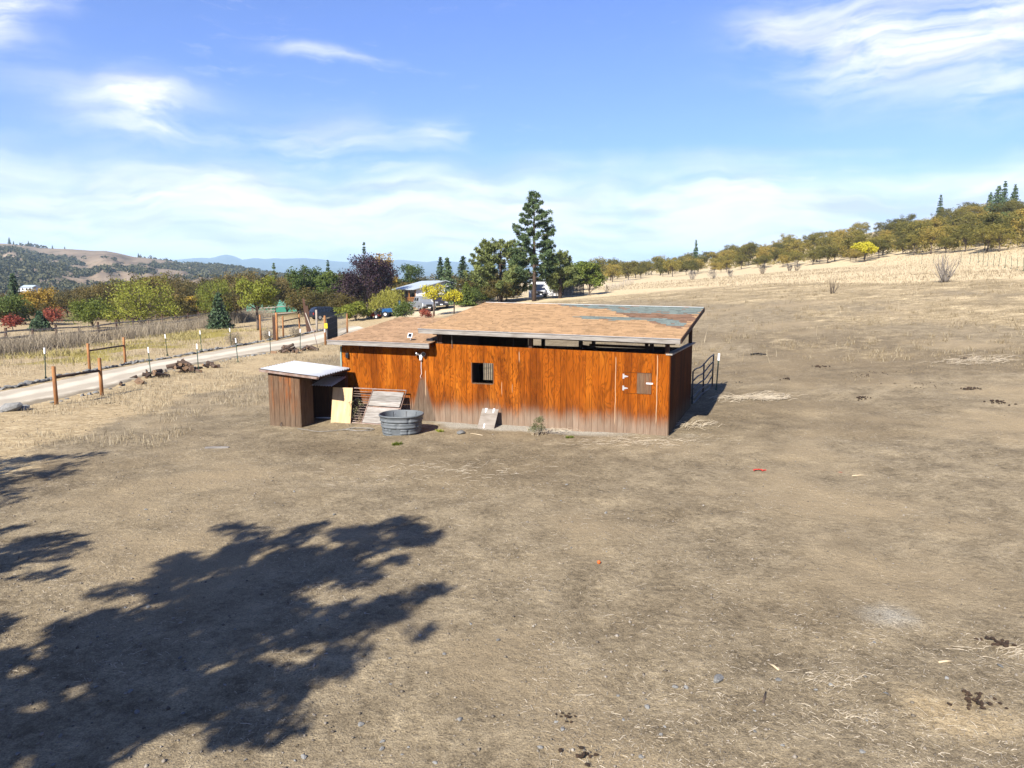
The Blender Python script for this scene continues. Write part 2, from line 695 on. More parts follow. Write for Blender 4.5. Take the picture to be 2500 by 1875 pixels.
    t.link(hh, bn.inputs['Height'])
    t.link(bn.outputs[0], b.inputs['Normal'])
    o = link_mesh('ground', me, None, m)
    tag(o, kind='structure')
    return o


build_ground()
_gx = None


def GZ(x, y):
    """height of the finished ground, relief included"""
    x, y = np.asarray(x, float), np.asarray(y, float)
    d = np.hypot(x, y)
    return hgt(x, y) + (fbm(x, y, .9, 4, 3) - .5) * .13 * sstep(d, 90, 40) + (fbm(x, y, .12, 3, 9) - .5) * .35 * sstep(d, 30, 70)


def G(x, y):
    return float(GZ(x, y))


def gp(px, py):
    p = gnd(px, py)
    return p[0], p[1], G(p[0], p[1])


def build_road():
    n, k = len(ROAD_A), 15
    V = []
    for i in range(n):
        for j in range(k):
            f = j / (k - 1)
            p = ROAD_A[i] * (1 - f) + ROAD_B[i] * f
            crown = .03 + .05 * (1 - (2 * f - 1) ** 2) - (.06 if j in (0, k - 1) else 0) + .015 * math.sin(f * 12.5)
            V.append((p[0], p[1], G(p[0], p[1]) + crown))
    F = [(i * k + j, i * k + j + 1, (i + 1) * k + j + 1, (i + 1) * k + j) for i in range(n - 1) for j in range(k - 1)]
    me = mesh_np('gravel_road', V, F, True)
    ac = me.attributes.new('across', 'FLOAT', 'POINT')
    ac.data.foreach_set('value', np.tile(np.linspace(0, 1, k), n).astype(np.float32))
    m, t, b = new_mat('road_gravel')
    tc = t.node('ShaderNodeTexCoord')
    f = t.node('ShaderNodeAttribute', attribute_name='across').outputs['Fac']
    n1 = t.noise(tc.outputs['Object'], 1.1, 6)
    n2 = t.noise(tc.outputs['Object'], 30, 4, .7)
    w = t.math('SINE', t.math('MULTIPLY_ADD', n1, 1.5, t.math('MULTIPLY', f, 14)))
    c = t.mix(t.smooth(w, -.6, .9), (.46, .40, .305), (.66, .585, .455))
    edge = t.math('ABSOLUTE', t.math('MULTIPLY_ADD', f, 2, -1))
    c = t.mix(t.smooth(t.math('MULTIPLY_ADD', n1, .5, t.math('SUBTRACT', edge, .25)), .62, .95), c, (.26, .215, .15))
    c = t.mix(.6, c, t.ramp(n2, [(.3, (.7, .69, .68)), (.7, (1.15, 1.15, 1.15))]), 'MULTIPLY')
    t.link(c, b.inputs['Base Color'])
    b.inputs['Roughness'].default_value = .95
    b.inputs['Specular IOR Level'].default_value = .1
    bn = t.node('ShaderNodeBump')
    bn.inputs['Strength'].default_value = .4
    bn.inputs['Distance'].default_value = .02
    t.link(n2, bn.inputs['Height'])
    t.link(bn.outputs[0], b.inputs['Normal'])
    tag(link_mesh('gravel_road', me, None, m), kind='structure')


build_road()
# ---------------------------------------------------------------- wood and metal materials
def siding_mat(name, stain=True, weathered=0.0, grey_low=True):
    m, t, b = new_mat(name)
    tc = t.node('ShaderNodeTexCoord')
    P = tc.outputs['Object']
    oi = t.node('ShaderNodeObjectInfo')
    off = t.node('ShaderNodeVectorMath', operation='ADD')
    cx = t.node('ShaderNodeCombineXYZ')
    t.link(t.math('MULTIPLY', t.math('FLOOR', t.math('MULTIPLY', oi.outputs['Random'], 7.0)), .37), cx.inputs[2])
    t.link(P, off.inputs[0])
    t.link(cx.outputs[0], off.inputs[1])
    Q = off.outputs[0]
    sp = t.node('ShaderNodeSeparateXYZ')
    t.link(P, sp.inputs[0])
    X, Z = sp.outputs[0], sp.outputs[2]
    contour = t.noise(t.mapping(Q, scale=(2.6, 2.6, .55)), 1.0, 2.5, .55, .6)
    rings = t.math('SINE', t.math('MULTIPLY', contour, 95.0))
    fib = t.noise(t.mapping(Q, scale=(55, 55, 2.2)), 1.0, 4, .65)
    low = t.noise(t.mapping(Q, scale=(1.2, 1.2, .5)), .9, 3)
    knots = t.noise(t.mapping(Q, scale=(16, 16, 3.2)), 1.0, 3, .6, .8)
    c = t.ramp(low, [(.3, (.33, .100, .019)), (.5, (.52, .165, .027)), (.7, (.66, .235, .045))])
    drip = t.noise(t.mapping(P, scale=(2.2, 2.2, .28)), 1.0, 5, .62, .3)
    c = t.mix(t.math('MULTIPLY', t.smooth(drip, .48, .64), .70), c, (.19, .050, .011))
    c = t.mix(t.math('MULTIPLY', t.smooth(drip, .46, .34), .45), c, (.80, .34, .085))
    c = t.mix(t.math('MULTIPLY', t.smooth(rings, .0, .95), .55), c, (.17, .050, .012))
    patch = t.smooth(t.noise(t.mapping(P, scale=(.5, .5, .45)), 1.0, 2), .44, .60)
    c = t.mix(t.math('MULTIPLY', t.math('MULTIPLY', t.smooth(knots, .52, .64), patch), .85), c, (.12, .034, .01))
    c = t.mix(t.math('MULTIPLY', t.smooth(fib, .45, .75), .35), c, (.72, .33, .10))
    c = t.mix(1.0, c, (.80, .61, .20), 'MULTIPLY')
    # splash-worn grey along the foot, with an uneven upper edge
    nx = t.noise(t.mapping(P, scale=(1.6, 1.6, .25)), 1.0, 4, .65)
    nfine = t.noise(t.mapping(P, scale=(26, 26, .9)), 1.0, 3, .6)
    edge = t.math('ADD', t.math('MULTIPLY', nx, .75), t.math('MULTIPLY', nfine, .28))
    grey = t.ramp(t.math('ADD', t.math('MULTIPLY', fib, .6), t.math('MULTIPLY', contour, .4)), [(.3, (.19, .135, .095)), (.5, (.33, .25, .18)), (.7, (.45, .36, .27))])
    if grey_low:
        g = t.smooth(t.math('SUBTRACT', t.math('ADD', edge, .06), t.math('MULTIPLY', Z, 1.0)), -.16, .42)
        dk = t.smooth(t.math('SUBTRACT', t.math('ADD', edge, .34), t.math('MULTIPLY', Z, 1.0)), -.25, .40)
        c = t.mix(t.math('MULTIPLY', dk, .40), c, (.12, .05, .02))
        c = t.mix(t.math('MULTIPLY', g, .85), c, grey)
    if stain:   # water ran down under the lamp
        d = t.math('ABSOLUTE', t.math('ADD', X, 8.28))
        wdt = t.math('MULTIPLY_ADD', t.math('SUBTRACT', 1.55, Z), .28, .03)
        s = t.smooth(t.math('SUBTRACT', t.math('MULTIPLY_ADD', nfine, .12, wdt), d), .0, .12)
        s = t.math('MULTIPLY', s, t.smooth(Z, 1.52, 1.25))
        c = t.mix(t.math('MULTIPLY', s, .85), c, t.ramp(fib, [(.35, (.09, .065, .045)), (.7, (.24, .185, .135))]))
        for zx, z0, z1, w in ((-8.16, .75, 1.62, .018), (-5.37, .95, 1.35, .012), (-4.77, 2.05, 2.36, .015), (-5.0, 1.05, 1.3, .014), (-1.62, .25, 2.3, .014), (-2.15, .1, 2.3, .0), (-.36, .35, 2.4, .016)):
            if w <= 0:
                continue
            wob = t.math('MULTIPLY_ADD', t.noise(t.mapping(P, scale=(.1, .1, 1.4)), 1.0, 2), .06, -.03 - zx)
            k = t.smooth(t.math('ABSOLUTE', t.math('ADD', X, wob)), w, w * .3)
            k = t.math('MULTIPLY', k, t.math('MULTIPLY', t.smooth(Z, z0 - .05, z0 + .1), t.smooth(Z, z1 + .05, z1 - .03)))
            c = t.mix(t.math('MULTIPLY', k, .85), c, (.66, .47, .29))
    if weathered:
        wz = t.smooth(t.math('ADD', nx, t.math('MULTIPLY', fib, .3)), .68 - weathered * .4, .80 - weathered * .25)
        c = t.mix(t.math('MULTIPLY', wz, .9), c, t.ramp(fib, [(.3, (.075, .05, .033)), (.5, (.155, .105, .068)), (.72, (.26, .185, .12))]))
    k = t.math('MULTIPLY_ADD', oi.outputs['Random'], .16, .90)
    cb = t.node('ShaderNodeCombineXYZ')
    for i in range(3):
        t.link(k, cb.inputs[i])
    c = t.mix(1.0, c, cb.outputs[0], 'MULTIPLY')
    t.link(c, b.inputs['Base Color'])
    b.inputs['Roughness'].default_value = .85
    b.inputs['Specular IOR Level'].default_value = .06
    bn = t.node('ShaderNodeBump')
    bn.inputs['Strength'].default_value = .35
    bn.inputs['Distance'].default_value = .006
    t.link(t.math('ADD', fib, t.math('MULTIPLY', rings, .3)), bn.inputs['Height'])
    t.link(bn.outputs[0], b.inputs['Normal'])
    return m


M_SIDE = siding_mat('siding_orange')
M_SIDE_END_SHADED = siding_mat('siding_end_shaded', stain=False)  # unstained siding copy; shade of the sunless end wall is put into its colour
M_SHED = siding_mat('siding_weathered', stain=False, weathered=.72)
M_DARKWOOD = pmat('dark_framing_wood', (.10, .045, .022), (.05, .022, .012), 3, .8, .2, stretch=(4, 4, .6), rand=.2)
M_GROOVE = pmat('wall_groove', (.26, .085, .022), (.17, .055, .016), 4, .9)
M_BACK = pmat('wall_backing', (.05, .022, .010), (.03, .014, .007), 4, .9)
M_GREYWOOD = pmat('weathered_grey_wood', (.46, .42, .37), (.24, .20, .165), 2.2, .85, .3, stretch=(1, 8, 8), rand=.12, c3=(.62, .585, .54))
M_GREYWOODV = pmat('weathered_grey_wood_upright', (.40, .35, .29), (.22, .17, .13), 2.2, .85, .3, stretch=(8, 8, 1), rand=.15, c3=(.52, .47, .40))
M_PLANK = pmat('dry_planks', (.46, .42, .37), (.22, .185, .15), 2.2, .85, .3, stretch=(1, 8, 8), rand=.25, c3=(.66, .62, .57))
M_PLY = pmat('raw_plywood', (.64, .45, .24), (.44, .29, .145), 1.6, .75, .1, stretch=(4, 4, .8), c3=(.74, .55, .32))
M_PLYGREY = pmat('grey_plywood', (.40, .345, .285), (.26, .21, .165), 2.4, .85, .2, stretch=(1, 6, 6), c3=(.50, .45, .385))
M_GALV = pmat('galvanised_steel', (.62, .63, .64), (.48, .49, .5), 5, .38, 0, metal=.75, spec=.5)
M_GALVROOF = pmat('galvanised_roof', (.80, .82, .84), (.66, .68, .71), 1.8, .42, 0, metal=.35, spec=.5)
M_RUSTPIPE = pmat('rusty_pipe', (.33, .23, .185), (.20, .11, .075), 6, .6, .1, metal=.3, c3=(.45, .38, .34))
M_DARKSTEEL = pmat('dark_steel', (.10, .105, .115), (.06, .055, .055), 6, .5, 0, metal=.5)
M_GREENSTEEL = pmat('green_post_paint', (.035, .095, .06), (.02, .055, .035), 8, .55)
M_WHITEPAINT = pmat('white_paint', (.80, .80, .80), (.70, .70, .70), 9, .5)
M_BLACKPLASTIC = pmat('black_plastic', (.03, .03, .033), (.02, .02, .022), 9, .5)
M_TANK = pmat('grey_stock_tank_plastic', (.21, .235, .25), (.155, .175, .19), 4, .55, .12, bscale=40, c3=(.26, .28, .295), spec=.35)
M_WATER = pmat('murky_water', (.50, .52, .53), (.30, .33, .35), 2.2, .12, .05, bscale=6, spec=.5)
M_STONE = pmat('grey_stone', (.32, .315, .295), (.17, .165, .15), 7, .85, .3, rand=.3, c3=(.44, .43, .40))
M_DUNG = pmat('dark_dung', (.075, .045, .024), (.035, .02, .012), 25, .95, .5, rand=.3)
M_STRAW = pmat('straw', (.66, .53, .345), (.46, .345, .20), .9, .8, 0, c3=(.80, .68, .50))
M_POST = pmat('treated_round_post', (.42, .19, .065), (.20, .075, .03), 2.4, .8, .25, stretch=(3, 3, .7), rand=.15, c3=(.50, .25, .10))
M_BARKLOG = pmat('log_bark', (.17, .115, .082), (.07, .042, .03), 9, .9, .5, rand=.35)
M_CUT = pmat('log_cut_face', (.50, .32, .18), (.30, .165, .09), 6, .85, .1, rand=.35)
M_GLASSDARK = pmat('dark_glass', (.02, .024, .03), (.015, .018, .022), 3, .08, spec=.5)
M_RED = pmat('red_plastic', (.62, .055, .03), (.5, .04, .02), 8, .5)
M_ORANGE = pmat('orange_rubber', (.85, .16, .02), (.75, .12, .015), 8, .5)
M_RAG = pmat('dark_cloth', (.05, .045, .04), (.025, .022, .02), 20, .95, .4)
M_HOSE = pmat('weathered_hose', (.36, .33, .28), (.20, .18, .15), 10, .7)
M_WIRE = pmat('wire_steel', (.30, .29, .28), (.2, .19, .18), 8, .5, metal=.5)

TL = .0155


def tilt(u):
    return -TL * u


def rect_minus(x0, x1, z0, z1, hole):
    if hole is None:
        return [(x0, x1, z0, z1)]
    a, b, c, d = hole
    if b <= x0 or a >= x1 or d <= z0 or c >= z1:
        return [(x0, x1, z0, z1)]
    out = []
    lo, hi = max(x0, a), min(x1, b)
    if x0 < lo - 1e-4:
        out.append((x0, lo, z0, z1))
    if x1 > hi + 1e-4:
        out.append((hi, x1, z0, z1))
    if z0 < c:
        out.append((lo, hi, z0, min(c, z1)))
    if z1 > d:
        out.append((lo, hi, max(d, z0), z1))
    return out


def in_poly(x, y, poly):
    c = False
    j = len(poly) - 1
    for i in range(len(poly)):
        xi, yi = poly[i]
        xj, yj = poly[j]
        if (yi > y) != (yj > y) and x < (xj - xi) * (y - yi) / (yj - yi) + xi:
            c = not c
        j = i
    return c


def shingle_mat():
    m, t, b = new_mat('asphalt_shingles')
    a = t.node('ShaderNodeAttribute', attribute_name='Col')
    tc = t.node('ShaderNodeTexCoord')
    n = t.noise(tc.outputs['Object'], 90, 3, .7)
    n2 = t.noise(tc.outputs['Object'], .9, 4)
    c = t.mix(.9, a.outputs['Color'], t.ramp(n, [(.3, (.72, .72, .72)), (.7, (1.22, 1.22, 1.22))]), 'MULTIPLY')
    c = t.mix(.35, c, t.ramp(n2, [(.3, (.84, .83, .82)), (.7, (1.12, 1.12, 1.12))]), 'MULTIPLY')
    t.link(c, b.inputs['Base Color'])
    b.inputs['Roughness'].default_value = .92
    b.inputs['Specular IOR Level'].default_value = .12
    return m


M_SHINGLE = shingle_mat()


def shingles(parent, u0, u1, v0, v1, zfun, colfun, rows):
    rng = random.Random(int(abs(u0) * 100))
    V, F, C = [], [], []
    dv = (v1 - v0) / rows
    for r in range(rows):
        a, b = v0 + r * dv, v0 + (r + 1) * dv
        u = u0 - rng.random() * .3
        row_tone = rng.uniform(.93, 1.06)
        while u < u1:
            w = rng.choice((.12, .17, .2, .26, .33)) * rng.uniform(.9, 1.1)
            e0, e1 = max(u, u0), min(u + w, u1)
            u += w
            if e1 - e0 < .01:
                continue
            up = rng.choice((.010, .014, .019))
            q = [(e0 + .002, a, zfun(e0, a) + up), (e1 - .002, a, zfun(e1, a) + up), (e1 - .002, b + dv * .15, zfun(e1, b) + .003), (e0 + .002, b + dv * .15, zfun(e0, b) + .003),
                 (e0 + .002, a, zfun(e0, a) - .004), (e1 - .002, a, zfun(e1, a) - .004)]
            k = len(V)
            V += q
            F += [(k, k + 1, k + 2, k + 3), (k + 4, k + 5, k + 1, k)]
            c = colfun((e0 + e1) / 2 + rng.uniform(-.1, .1), (a + b) / 2, rng)
            s = rng.choice((.74, .88, .96, 1.0, 1.05, 1.1)) * row_tone
            C += [(c[0] * s, c[1] * s, c[2] * s, 1)] * 8
    me = mesh_np('shingles', V, F)
    ca = me.attributes.new('Col', 'FLOAT_COLOR', 'CORNER')
    ca.data.foreach_set('color', np.array(C, np.float32).ravel())
    o = link_mesh('shingles', me, parent, M_SHINGLE)
    tag(o, kind='stuff')
    return o


def build_barn():
    B = empty('horse_barn', BC, -BYAW)
    tag(B, 'orange plywood-sided horse barn with brown shingled shed roofs', 'barn')
    LW, D = 11.5, 4.89
    zr0, slope = 2.937, (3.717 - 2.937) / (4.89 + .311 + .357)
    RU0, RU1, RV0, RV1 = -8.22, .326, -.311, 5.247

    def ztop(u, v):
        return zr0 + tilt(u) + slope * (v - RV0)
    LU0, LU1, LV0, LV1 = -11.80, -7.80, -.40, 4.6
    ls = (3.2 - 2.57) / (LV1 - LV0)

    def zleft(u, v):
        return 2.575 + .006 * (-8 - u) + ls * (v - LV0)
    win = (-6.43, -5.68, 1.30, 1.97)
    hat = (-1.37, -.52, 1.22, 1.87)
    # front wall ------------------------------------------------------------
    wall = MB()
    for part in rect_minus(-LW, 0, -.4, 2.40, win):
        for p2 in rect_minus(*part, hat):
            wall.box(p2[0], p2[1], .0, .045, p2[2], p2[3])
    front = wall.build('front_wall', M_GROOVE, B)
    x, i = -LW, 0
    while x < -.02:
        x1 = min(x + .2032, 0)
        mb = MB()
        mid = (x + x1) / 2
        top = (2.443 + tilt(mid)) if mid > -7.95 else 2.44
        bot = .0163 * mid - .09 - (.03 if i % 6 < 3 else 0)
        for p in rect_minus(x + .0035, x1 - .0035, bot, top, win):
            for q in rect_minus(*p, hat):
                mb.box(q[0], q[1], -.018, -.002, q[2], q[3])
        mb.build('siding_board', M_SIDE, front)
        x, i = x1, i + 1
    # window sill and jambs
    wf = MB()
    wf.box(win[0] - .0, win[1], -.024, .10, win[2] - .03, win[2])
    wf.box(win[0] - .025, win[0], -.020, .10, win[2], win[3])
    wf.box(win[1], win[1] + .025, -.020, .10, win[2], win[3])
    wf.build('window_frame', M_SHED, B)
    # hatch cut out of the siding
    h = MB().box(hat[0] + .012, hat[1] - .012, .0, .03, hat[2] + .012, hat[3] - .012).build('hatch', M_BACK, B)
    for a, b, m in ((hat[0] + .012, -1.17, M_SIDE), (-1.164, -.965, M_SIDE), (-.959, -.76, M_SHED), (-.754, hat[1] - .012, M_SHED)):
        MB().box(a, b, -.016, -.001, hat[2] + .012, hat[3] - .012).build('hatch_board', m, h)
    for z in (1.74, 1.38):
        g = MB().box(hat[0] - .03, hat[0] + .02, -.026, -.0165, z - .075, z + .075)
        g.add([(hat[0] + .02, -.026, z - .035), (hat[0] + .14, -.026, z - .010), (hat[0] + .14, -.026, z + .010), (hat[0] + .02, -.026, z + .035)], [(0, 1, 2, 3)])
        g.build('strap_hinge', M_GALV, h)
    MB().box(hat[1] - .16, hat[1] + .04, -.034, -.02, 1.535, 1.575).build('latch', M_WHITEPAINT, h)
    # corner boards
    MB().box(-.30, -.012, -.030, -.0185, -.05, 2.43).build('corner_board', M_SIDE, B)
    MB().box(.021, .03, -.02, .06, -.06, 2.43).build('corner_trim', M_SIDE_END_SHADED, B)
    # right end wall ----------------------------------------------------------
    endw = MB().box(-.045, .0, .045, D, -.2, 2.36).build('end_wall', M_BACK, B)
    y = -.018
    while y < D - .02:
        y1 = min(y + .2032, D)
        MB().box(.002, .019, y + .005, y1 - .005, .03 * y - .08, 2.41).build('siding_board', M_SIDE_END_SHADED, endw)
        y = y1
    MB().bar((-.02, -.05, 2.445), (-.02, D + .45, 2.43), .19, .04).build('wall_cap_plank', M_GREYWOODV, B)
    # left end wall and rear walls --------------------------------------------
    lw = MB().box(-LW - .02, -LW + .03, .045, 4.5, -.4, 2.62).build('end_wall', M_BACK, B)
    y = .05
    while y < 4.5:
        y1 = min(y + .2032, 4.5)
        MB().box(-LW - .037, -LW - .021, y + .005, y1 - .005, -.3, 2.52 + .1 * y).build('siding_board', M_SIDE_END_SHADED, lw)
        y = y1
    MB().bar((-LW - .02, -.03, -.15), (-LW - .02, -.03, 2.36), .05, .05).build('corner_trim', pmat('pale_green_edge', (.35, .45, .38), (.25, .33, .28), 4), B)
    rwm = MB()
    for p in rect_minus(-LW, -6.25, -.2, 3.0, (-8.16, -7.62, .75, 1.55)):
        rwm.box(p[0], p[1], D - .08, D - .03, p[2], p[3])
    rw = rwm.build('rear_wall', M_DARKWOOD, B)
    for k in range(6):
        q = -8.10 + k * .085
        MB().tube([(q, D - .05, .75), (q, D - .05, 1.55)], .014, 6).build('bar', M_DARKSTEEL, rw)
    rw2 = MB()
    rw2.box(-6.25, 0, D - .08, D - .03, .1, 2.20)
    rw2.build('rear_half_wall', M_DARKWOOD, B)
    MB().box(-7.75, -7.69, .05, 3.4, -.1, 2.9).build('partition_wall', M_DARKWOOD, B)
    # posts
    for u, v in ((-7.62, .12), (-4.42, .12), (-.10, .12), (-7.6, D - .12), (-5.6, D - .12), (-3.6, D - .12), (-1.6, D - .12), (-.06, D + .0), (-3.45, 2.5), (-1.0, 2.5), (-6.0, 2.5)):
        MB().box(u - .06, u + .06, v - .06, v + .06, -.1, ztop(u, v) - .24).build('post', M_DARKWOOD, B)
    # beams under the roof
    for v in (.14, 2.5, D - .1):
        MB().bar((RU0 + .3, v, ztop(RU0 + .3, v) - .20), (RU1 - .2, v, ztop(RU1 - .2, v) - .20), .09, .15).build('beam', M_DARKWOOD, B)
    for k in range(15):
        u = RU0 + .25 + k * (RU1 - RU0 - .5) / 14
        MB().bar((u, RV0 + .05, ztop(u, RV0 + .05) - .13), (u, RV1 - .05, ztop(u, RV1 - .05) - .13), .04, .05).build('rafter', M_DARKWOOD, B)
    # stall rails and bar grilles seen through the gap
    for a, b in (((-4.35, 2.45, 2.16), (-7.6, 2.45, 2.28)), ((-1.0, 2.4, 2.12), (-3.4, 2.5, 2.42)), ((0, 4.0, 2.30), (-3.5, 3.8, 2.36)), ((-.1, 2.4, 2.08), (-3.4, 2.4, 2.08)), ((-.1, 3.1, 2.30), (-2.2, 1.8, 2.30))):
        MB().bar(a, b, .04, .09).build('stall_rail', M_DARKWOOD, B)
    for u0, u1, zb in ((-4.36, -3.5, 2.12), (-1.55, -.16, 2.02)):
        g = MB()
        g.bar((u0, 1.6, zb + .30), (u1, 1.6, zb + .30), .05, .05)
        G_ = g.build('stall_grille', M_DARKWOOD, B)
        n = int((u1 - u0) / .085)
        for k in range(n + 1):
            q = u0 + (u1 - u0) * k / n
            MB().box(q - .016, q + .016, 1.58, 1.62, zb - .3, zb + .3).build('bar', M_DARKWOOD, G_)
    MB().box(-7.6, -.05, .05, D - .1, -.16, -.02).build('floor', M_DUNG, B)
    # right (higher) roof -----------------------------------------------------
    r = MB().box8([(RU0, RV0, ztop(RU0, RV0) - .10), (RU1, RV0, ztop(RU1, RV0) - .10), (RU1, RV1, ztop(RU1, RV1) - .10), (RU0, RV1, ztop(RU0, RV1) - .10),
                   (RU0, RV0, ztop(RU0, RV0)), (RU1, RV0, ztop(RU1, RV0)), (RU1, RV1, ztop(RU1, RV1)), (RU0, RV1, ztop(RU0, RV1))])
    roof = r.build('roof', M_DARKWOOD, B)

    def roofpt(zx, zy):
        px, py = 1150 + zx / 3.16, 700 + zy / 3.16
        d = Vector(ray(px, py))
        lo, hi = 10.0, 60.0
        for _ in range(50):
            mid = (lo + hi) / 2
            P = d * mid
            q = P - BC
            u, v = q.dot(BU), q.dot(BV)
            if P.z + CAM_H > ztop(u, v):
                lo = mid
            else:
                hi = mid
        return u, v
    # (the sight line leaves above the roof plane and comes down through it)
    grey1 = [roofpt(*p) for p in ((660, 142), (900, 150), (1400, 158), (1770, 166), (1742, 208), (1500, 213), (1130, 200), (1050, 175), (900, 165))]
    grey1 += []
    maroon = [roofpt(*p) for p in ((1130, 200), (1745, 206), (1700, 262), (1620, 328), (1480, 300), (1290, 242), (1180, 216))]
    grey2 = [roofpt(*p) for p in ((810, 226), (1000, 232), (1290, 236), (1500, 243), (1640, 268), (1690, 290), (1600, 302), (1450, 292), (1380, 272), (1300, 254), (1100, 260), (870, 247))]
    GREY, MAR, TAN = (.20, .24, .225), (.25, .15, .10), (.47, .30, .165)

    def rc(u, v, rng):
        n = vnoise(u, v, 1.3, 4) - .5
        if in_poly(u, v, grey1) or in_poly(u + n * .5, v, grey2) or (v > 4.95 + n * .3 and u > -5.2):
            return GREY if rng.random() > .08 else MAR
        if in_poly(u, v, maroon):
            return MAR
        return TAN
    shingles(roof, RU0 - .02, RU1 + .02, RV0 - .03, RV1 + .02, ztop, rc, 40)
    MB().bar((RU0 - .01, RV0 - .022, ztop(RU0, RV0) - .085), (RU1 + .01, RV0 - .022, ztop(RU1, RV0) - .085), .038, .13).build('fascia', M_GREYWOOD, roof)
    MB().bar((RU0 - .02, RV0 - .05, ztop(RU0, RV0) - .004), (RU1 + .02, RV0 - .05, ztop(RU1, RV0) - .004), .03, .016).build('drip_edge', M_GALV, roof)
    MB().bar((RU1 + .022, RV0, ztop(RU1, RV0) - .07), (RU1 + .022, RV1, ztop(RU1, RV1) - .07), .038, .14).build('rake_board', M_DARKWOOD, roof)
    MB().bar((RU0 - .022, RV0, ztop(RU0, RV0) - .07), (RU0 - .022, RV1, ztop(RU0, RV1) - .07), .038, .14).build('rake_board', M_DARKWOOD, roof)
    MB().bar((RU0, RV1 + .03, ztop(RU0, RV1) - .02), (RU1, RV1 + .03, ztop(RU1, RV1) - .02), .05, .07).build('ridge_flashing', M_GALVROOF, roof)
    # left (lower) roof -------------------------------------------------------
    r = MB().box8([(LU0, LV0, zleft(LU0, LV0) - .10), (LU1, LV0, zleft(LU1, LV0) - .10), (LU1, LV1, zleft(LU1, LV1) - .10), (LU0, LV1, zleft(LU0, LV1) - .10),
                   (LU0, LV0, zleft(LU0, LV0)), (LU1, LV0, zleft(LU1, LV0)), (LU1, LV1, zleft(LU1, LV1)), (LU0, LV1, zleft(LU0, LV1))])
    lroof = r.build('roof', M_DARKWOOD, B)
    shingles(lroof, LU0 - .02, LU1, LV0 - .03, LV1 + .02, zleft, lambda u, v, rng: (.43, .275, .165), 34)
    MB().bar((LU0 - .01, LV0 - .022, zleft(LU0, LV0) - .08), (LU1 + .01, LV0 - .022, zleft(LU1, LV0) - .08), .038, .14).build('fascia', M_GREYWOOD, lroof)
    MB().bar((LU0 - .02, LV0 - .05, zleft(LU0, LV0) - .003), (LU1, LV0 - .05, zleft(LU1, LV0) - .003), .03, .014).build('drip_edge', M_GALV, lroof)
    MB().bar((LU1 + .02, LV0, zleft(LU1, LV0) - .06), (LU1 + .02, .0, zleft(LU1, 0) - .06), .03, .15).build('rake_board', M_SIDE_END_SHADED, lroof)
    MB().bar((LU0 - .02, LV0, zleft(LU0, LV0) - .07), (LU0 - .02, LV1, zleft(LU0, LV1) - .07), .036, .13).build('rake_board', M_DARKWOOD, lroof)
    for k in range(8):
        u = LU0 + .2 + k * .52
        MB().bar((u, LV0 + .05, zleft(u, LV0 + .05) - .14), (u, LV1 - .05, zleft(u, LV1) - .14), .04, .07).build('rafter', M_DARKWOOD, lroof)
    # yard lamp with its wires, switch box, hanging strap
    L = empty('yard_lamp', bw(-8.30, -.02, 2.14), -BYAW)
    tag(L, 'twin-head white yard lamp on orange wall under the lower eave', 'lamp')
    MB().box(-.05, .05, -.06, -.001, -.07, .05).build('junction_box', M_WHITEPAINT, L)
    MB().tube([(0, -.05, -.07), (0, -.06, -.16)], [.045, .05], 10).build('sensor', M_WHITEPAINT, L)
    for s in (-1, 1):
        hd = MB().tube([(s * .04, -.06, .03), (s * .10, -.10, .06), (s * .15, -.15, .06)], [.02, .05, .075], 10).build('lamp_head', M_GALV, L)
        MB().tube([(s * .151, -.151, .06), (s * .157, -.157, .06)], [.066, .066], 10).build('lens', M_GLASSDARK, hd)
    MB().tube([(0, -.025, -.1), (-.012, -.022, -.4), (.0, -.022, -.62), (-.05, -.022, -.7), (-.02, -.022, -.78)], .007, 5).build('cable', M_WHITEPAINT, L)
    S = empty('wall_lamp', bw(-11.23, -.02, 2.05), -BYAW)
    tag(S, 'small black box lamp at the upper left corner of the orange wall', 'lamp')
    MB().box(-.055, .055, -.10, -.018, -.09, .09).build('housing', M_BLACKPLASTIC, S, bevel=.01)
    MB().box(-.04, .04, -.104, -.1005, -.07, .03).build('lens', M_GLASSDARK, S)
    MB().box(-.015, .015, -.018, -.001, -.03, .03).build('bracket', M_DARKSTEEL, S)
    st = MB().tube([bw(-7.15, -.05, 2.93), bw(-7.14, -.045, 2.75), bw(-7.14, -.04, 2.42)], .012, 6).build('hanging_strap', M_GREYWOOD, None)
    tag(st, 'pale strap hanging from the upper eave over the siding', 'strap')
    # solar panel
    p = bw(-8.72, .0, zleft(-8.72, .0) + .02)
    SP = empty('solar_panel', p, -BYAW)
    tag(SP, 'small white-framed solar panel standing on the lower shingled roof', 'solar panel')
    MB().tube([(0, 0, 0), (0, -.02, .12)], .02, 8).build('stand', M_WHITEPAINT, SP)
    Mx = Matrix.Translation((0, -.03, .16)) @ Matrix.Rotation(R(-24), 4, 'X')
    MB().box(-.085, .085, -.012, .012, -.08, .08, M=Mx).build('frame', M_WHITEPAINT, SP)
    MB().box(-.065, .065, -.016, -.0125, -.06, .06, M=Mx).build('solar_cell', M_GLASSDARK, SP)
    bx = MB().box(-.12, .12, -.05, .05, 0, .07).build('roof_box', M_DARKSTEEL, None)
    bx.location = bw(-7.98, .02, zleft(-7.98, .02) + .02)
    bx.rotation_euler = (R(6), 0, -BYAW)
    tag(bx, 'dark metal box on the lower roof below the step', 'box')


build_barn()


